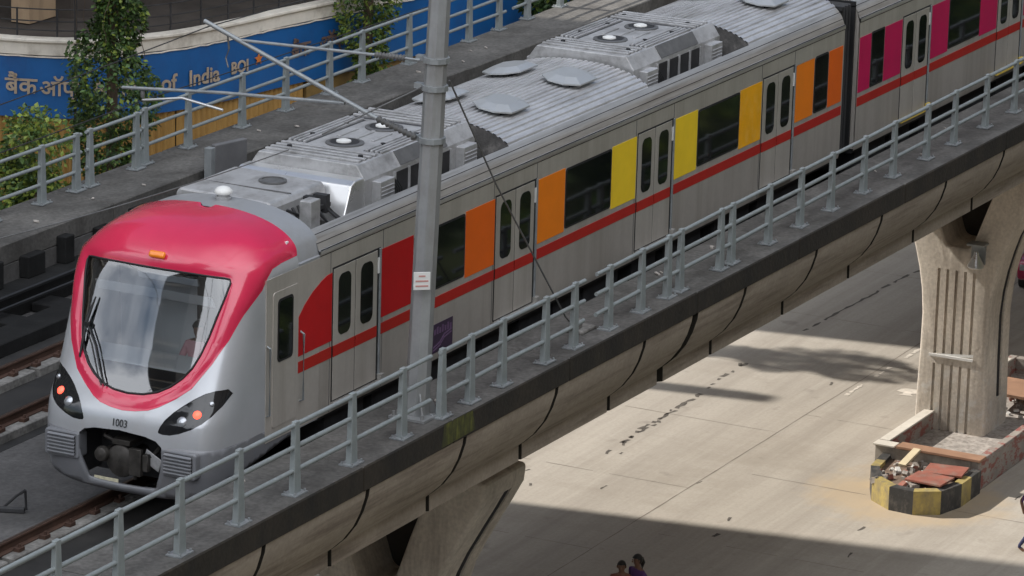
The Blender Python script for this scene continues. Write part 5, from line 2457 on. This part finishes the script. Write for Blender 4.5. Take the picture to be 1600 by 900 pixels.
mb.add([p_ for p_ in star]+[p_+Vector((nn.x, nn.y, 0))*.01 for p_ in star], [tuple(range(10)), tuple(range(19, 9, -1))]+[(i, (i+1) % 10, 10+(i+1) % 10, 10+i) for i in range(10)])
mb.build('banner_star', letter_or, ban)

# yellow corrugated fence under the banner
fe = thing('corrugated_fence', 'yellow corrugated metal sheet fence standing below the blue banner', 'fence', (44, 28.3, ZG))
s0, s1 = 1.0, curve_s_near(48.5, 27.4)
for i in range(5):
    a, b = s0+(s1-s0)*i/5+.02, s0+(s1-s0)*(i+1)/5-.02
    mb = MB()
    n = int((b-a)/.035)
    v = []
    for k in range(n+1):
        s = a+(b-a)*k/n
        p, d = curve_at(s)
        nn = Vector((d.y, -d.x))
        ph = (k % 6)
        o_ = .18+(.0, .0, .035, .06, .06, .035)[ph]
        q = p+nn*o_
        v += [(q.x, q.y, ZG), (q.x, q.y, -6.5)]
    f = [(2*k, 2*k+2, 2*k+3, 2*k+1) for k in range(n)]
    mb.add(v, f)
    mb.build('sheet', yfence_m, fe)
mb = MB()
curve_wall(mb, curve_s_near(48.6, 27.4), SE, .1, .2, ZG, -6.6)
tag(mb.build('lower_hoarding', M('ochre_hoarding', (.22, .14, .045), .7, var=.3), None), 'dark ochre hoarding to the right of the yellow corrugated fence', 'hoarding')
mb = MB()
mb.tube([(40.8, 30.0, ZG), (40.85, 30.0, -2.0)], .045, 8)
tag(mb.build('thin_pole', dark_metal, None), 'thin dark pole standing in front of the yellow fence at left', 'pole')


# ------------------------------------------------------------------ vegetation
def leaves(mb, n, centre_fn, size, rnd, weights=(.55, .2, .25), droop=.5):
    for k in range(n):
        c, out = centre_fn(rnd)
        d = Vector((rnd.gauss(0, 1), rnd.gauss(0, 1), rnd.gauss(0, .7)-droop)).normalized()
        d = (d+out*.6).normalized()
        sd = d.cross(Vector((rnd.gauss(0, 1), rnd.gauss(0, 1), rnd.gauss(0, 1)+1.2))).normalized()
        up_ = sd.cross(d)
        s = size*rnd.uniform(.55, 1.35)
        mb.cur = rnd.choices((0, 1, 2), weights)[0]
        mb.add([c, c+d*s*.5+sd*s*.30+up_*s*.06, c+d*s, c+d*s*.5-sd*s*.30+up_*s*.06], [(0, 1, 2, 3)])


def vine_column(x, y, z0, z1, rx, label, n, seed, lean=0.0, weights=(.5, .2, .3)):
    t_ = thing('vine_column', label, 'creeper', (x, y, z0), 'creeper columns in front of the bank')
    rnd = random.Random(seed)
    mb = MB()
    mb.tube([(x, y, z0), (x+lean*.5, y, (z0+z1)/2), (x+lean, y, z1)], [.16, .14, .12], 8)
    mb.build('pole', bark_m, t_)
    ph = [rnd.uniform(0, 6.28) for _ in range(6)]

    def cf(r):
        u = r.random()
        z = z0+(z1-z0)*u
        a = r.uniform(0, 2*math.pi)
        rr_ = rx*(.75+.35*math.sin(z*1.1+ph[0])+.22*math.sin(z*2.7+ph[1]+a)+.15*math.sin(3*a+z*4+ph[2]))
        rr_ *= (.62+.62*r.random()**.6)
        o_ = Vector((math.cos(a), math.sin(a), 0))
        return Vector((x+lean*u, y, z))+o_*rr_, o_
    mb = MB()
    leaves(mb, n, cf, .155, rnd, weights)
    mb.build('foliage', [leaf_a, leaf_b, leaf_d], t_)
    mb = MB()
    for k in range(26):
        a = rnd.uniform(0, 6.28)
        z = rnd.uniform(z0+2, z1)
        r_ = rx*1.0
        p = Vector((x+r_*math.cos(a), y+r_*math.sin(a), z))
        pts = [p]
        for q in range(4):
            p = p+Vector((rnd.uniform(-.1, .1), rnd.uniform(-.1, .1), -rnd.uniform(.2, .4)))
            pts.append(p.copy())
        mb.tube(pts, .009, 4)
    mb.build('tendrils', bark_m, t_)
    return t_


vine_column(37.9, 27.0, ZG, 7.3, .86, 'tall pole thickly covered in creeper at left in front of the blue banner', 26000, 21, .2, (.42, .13, .45))
vine_column(49.9, 26.1, ZG, 4.0, .72, 'sunnier yellow green creeper column at the right end of the banner', 13000, 22, .3, (.45, .4, .15))


def tree(x, y, z0, hgt, crown_r, label, n, seed, size=.2, weights=(.5, .2, .3), name='leafy_tree', group=None):
    t_ = thing(name, label, 'tree', (x, y, z0), group)
    rnd = random.Random(seed)
    mb = MB()
    mb.tube([(x, y, z0), (x+.1, y, z0+hgt*.3), (x, y+.1, z0+hgt*.6)], [.14*crown_r/1.5, .1*crown_r/1.5, .05], 8)
    clumps = []
    for k in range(13):
        a = rnd.uniform(0, 6.28)
        r_ = crown_r*rnd.uniform(.15, .85)
        z = z0+hgt*rnd.uniform(.38, .95)
        c = Vector((x+r_*math.cos(a), y+r_*math.sin(a), z))
        clumps.append((c, crown_r*rnd.uniform(.28, .5)))
        mb.tube([(x, y, z0+hgt*.3), ((x+c.x)/2, (y+c.y)/2, (z0+hgt*.35+c.z)/2), tuple(c)], [.05, .035, .012], 5)
    mb.build('trunk', bark_m, t_)

    def cf(r):
        c, rad = r.choice(clumps)
        d = Vector((r.gauss(0, 1), r.gauss(0, 1), r.gauss(0, .8))).normalized()
        return c+d*rad*(r.random()**.45), d
    mb = MB()
    leaves(mb, n, cf, size, rnd, weights)
    mb.build('crown', [leaf_a, leaf_b, leaf_d], t_)
    return t_


tree(32.2, 25.8, ZG, 6.0, 1.6, 'bushy light green tree at the left frame edge before the yellow fence', 6500, 31, .165, (.5, .45, .05))
tree(34.0, 24.0, ZG, 3.4, 1.3, 'low bush at the left edge under the bushy tree', 3600, 32, .16, (.6, .35, .05), 'bush')
tree(57.5, 23.5, ZG, 7.2, 2.2, 'dark tree behind the far railing just left of the mast top', 5000, 33, .24, (.3, .05, .65), group='dark trees beyond the far railing')
tree(62.5, 22.5, ZG, 7.6, 2.6, 'dark tree behind the far railing just right of the mast top', 5600, 34, .24, (.3, .05, .65), group='dark trees beyond the far railing')
tree(68.5, 22.5, ZG, 7.5, 2.6, 'dark tree at the top edge above the train roof vents', 5200, 35, .24, (.3, .05, .65), group='dark trees beyond the far railing')
tree(48.0, 4.0, ZG, 2.6, .5, 'thin young sapling in the soil behind the pier at right', 260, 36, .16, (.7, .25, .05), 'sapling')
tree(55.5, 5.2, ZG, 2.6, 1.0, 'leafy shrub beside the parked car at the right frame edge', 900, 37, .2, (.7, .25, .05), 'shrub')

# dark screen wall far behind the trees
mb = MB()
mb.box(66.3, 100, 26.5, 27, ZG, -2.0)
tag(mb.build('boundary_wall', dark_wall, None), 'dark weathered boundary wall behind the trees at the top edge', 'wall')


# ------------------------------------------------------------------ parked car (mostly beyond the frame)
def parked_car(x, y, yaw_):
    t_ = thing('parked_car', 'maroon hatchback parked beyond the pier at the right frame edge', 'car', (x, y, ZG))
    c, s = math.cos(yaw_), math.sin(yaw_)

    def T(mb):
        mb.v = [Vector((x+c*p.x-s*p.y, y+s*p.x+c*p.y, ZG+p.z)) for p in mb.v]
        return mb
    body = [(-1.85, .35), (-1.9, .7), (-1.8, .88), (-1.0, .98), (-.45, 1.42), (.9, 1.48), (1.5, 1.02), (1.85, .92), (1.9, .5), (1.8, .3), (1.55, .28), (-1.5, .28)]
    mb = MB()
    mb.prism_y(body, -.82, .82)
    T(mb).build('body', car_paint, t_, bevel=.09, segs=3, smooth=True)
    for q in (-1, 1):
        mb = MB()
        mb.prism_y([(-.85, 1.0), (-.42, 1.36), (.85, 1.40), (1.25, 1.04)], q*.80, q*.835)
        T(mb).build('side_window', glass_dk, t_)
        for wx in (-1.2, 1.2):
            mb = MB()
            mb.lathe((wx, q*.76, .3), [(.2, -.09), (.30, -.08), (.31, 0), (.30, .08), (.2, .09)], 20, 'y')
            wh = T(mb).build('wheel', rubber, t_, smooth=True)
            mb = MB()
            mb.lathe((wx, q*.80, .3), [(.18, -.07), (.18, .06), (.05, .075)], 14, 'y')
            T(mb).build('rim', galv_dk, wh)
        mb = MB()
        mb.box(-1.90, -1.80, q*.6-.14, q*.6+.14, .62, .78)
        T(mb).build('headlight', lamp_glass, t_, bevel=.02)
    mb = MB()
    mb.obox((-.74, 0, 1.21), (.29, 0, .23), (0, .68, 0), (-.012, 0, .015))
    T(mb).build('windscreen', glass_dk, t_)
    return t_


parked_car(52.6, 5.9, math.radians(8))

# ------------------------------------------------------------------ unseen surroundings: shading apartment block, plus blocks and trees added for the light
blk = thing('apartment_block', 'tall plastered apartment block beyond the left of the frame that shades the train', 'building', (1, 40, ZG))
mb = MB()
mb.box(-31, 22.2, 32, 39, ZG, 44)
mb.build('wall', bldg_m, blk)
for fl in range(14):
    mb = MB()
    mb.box(-30, 21.7, 31.2, 31.98, ZG+3.4+3.6*fl, ZG+3.6+3.6*fl)
    mb.build('balcony_slab', ledge_m, blk)
    if fl < 14:
        mb = MB()
        for k in range(12):
            mb.box(-29.5+3.9*k, -27.7+3.9*k, 31.93, 31.99, ZG+1.2+3.6*fl, ZG+2.8+3.6*fl)
        mb.build('window_row', glass_dk, blk)

mb = MB()
mb.box(33.0, 33.6, 33.6, 34.4, ZG, 11.6)  # unseen stack added to cast a narrow finger shadow on the road
tag(mb.build('shadow_stack', bldg_m, None), 'unseen slender stack added left of the frame to cast a finger shadow', 'stack')
mb = MB()
mb.add([(-60, -60, ZG+.008), (120, -60, ZG+.008), (120, -14.5, ZG+.008), (-60, -14.5, ZG+.008)], [(0, 1, 2, 3)])  # unseen dark verge added to cut light bounced off the near ground
mb.build('added_grass_verge', M('dry_grass', (.06, .075, .03), .95, var=.4, scale=1.5), kind='structure', fixn=False)
for k in range(9):  # unseen trees added to darken window reflections and cut sky light
    tree(6+8.5*k+random.uniform(-1.5, 1.5), -18.5+random.uniform(-1.2, 1.2), ZG, 11.6+random.uniform(-.6, .8), 4.4,
         'unseen broad tree added on the near verge to darken reflections and sky light', 2800, 60+k, .6, (.4, .15, .45), 'unseen_verge_tree', 'unseen trees added on the near verge')

twr = thing('mirrored_tower', 'unseen slim tower added for the dark band mirrored in the windscreen', 'building', (-57, 22, ZG))  # unseen tower added as the dark band reflected in the windscreen
mb = MB()
mb.box(-62, -51, 20.3, 27.8, ZG, 58)
mb.build('wall', M('tower_dark_plaster', (.10, .09, .08), .85, var=.2, scale=.5), twr)
for fl in range(18):
    mb = MB()
    mb.box(-51, -50.5, 20.8, 27.3, ZG+3.2+3.6*fl, ZG+3.4+3.6*fl)
    mb.build('balcony_slab', ledge_m, twr)

nb = thing('unseen_facade', 'unseen building row added on the near side to cut sky light', 'building', (20, -42, ZG))  # unseen row added and sized to cut sky light from the near side
mb = MB()
mb.box(-12, 110, -50, -34, ZG, 34)
mb.box(-95, -12.5, -78, -66, ZG, 52)
mb.build('wall', M('dark_brown_plaster', (.07, .06, .05), .85, var=.2, scale=.3), nb)
for fl in range(9):
    mb = MB()
    for k in range(24):
        mb.box(-10+5*k, -8+5*k, -34.02, -33.9, ZG+1.2+3.9*fl, ZG+2.9+3.9*fl)
    mb.build('window_row', glass_dk, nb)

for x0, x1, lab in ((-128, -112, 'unseen plastered block added far behind the camera to block low sky'), (150, 166, 'unseen plastered block added far beyond the viaduct to block low sky')):
    cb = thing('sky_blocker', lab, 'building', ((x0+x1)/2, 0, ZG))  # unseen end block added to shut out bright horizon sky
    mb = MB()
    mb.box(x0, x1, -60, 70, ZG, 34)
    mb.build('wall', bldg_m, cb)
    for fl in range(10):
        mb = MB()
        for k in range(26):
            xw = x1 if x0 < 0 else x0
            mb.box(xw-.05, xw+.05, -58+5*k, -56+5*k, ZG+1.2+4*fl, ZG+3+4*fl)
        mb.build('window_row', glass_dk, cb)

cb = thing('sky_blocker', 'unseen tall slab added far behind the bank building to block low sky', 'building', (65, 76, ZG))  # unseen slab added to close the bright sky gap behind the bank
mb = MB()
mb.box(8, 130, 70, 82, ZG, 35)
mb.build('wall', bldg_m, cb)
for fl in range(11):
    mb = MB()
    for k in range(24):
        mb.box(10+5*k, 13+5*k, 69.95, 70.05, ZG+1.2+4*fl, ZG+3+4*fl)
    mb.build('window_row', glass_dk, cb)

for k in range(4):  # unseen trees added to keep low sky light off the shaded road
    tree(-22+10*k, 17.6, ZG, 13.5+random.uniform(-.5, .8), 4.2, 'unseen tall tree added between viaduct and apartment block to block low sky', 2600, 90+k, .6, (.4, .15, .45), 'sky_blocking_tree', 'unseen trees added left of the frame')
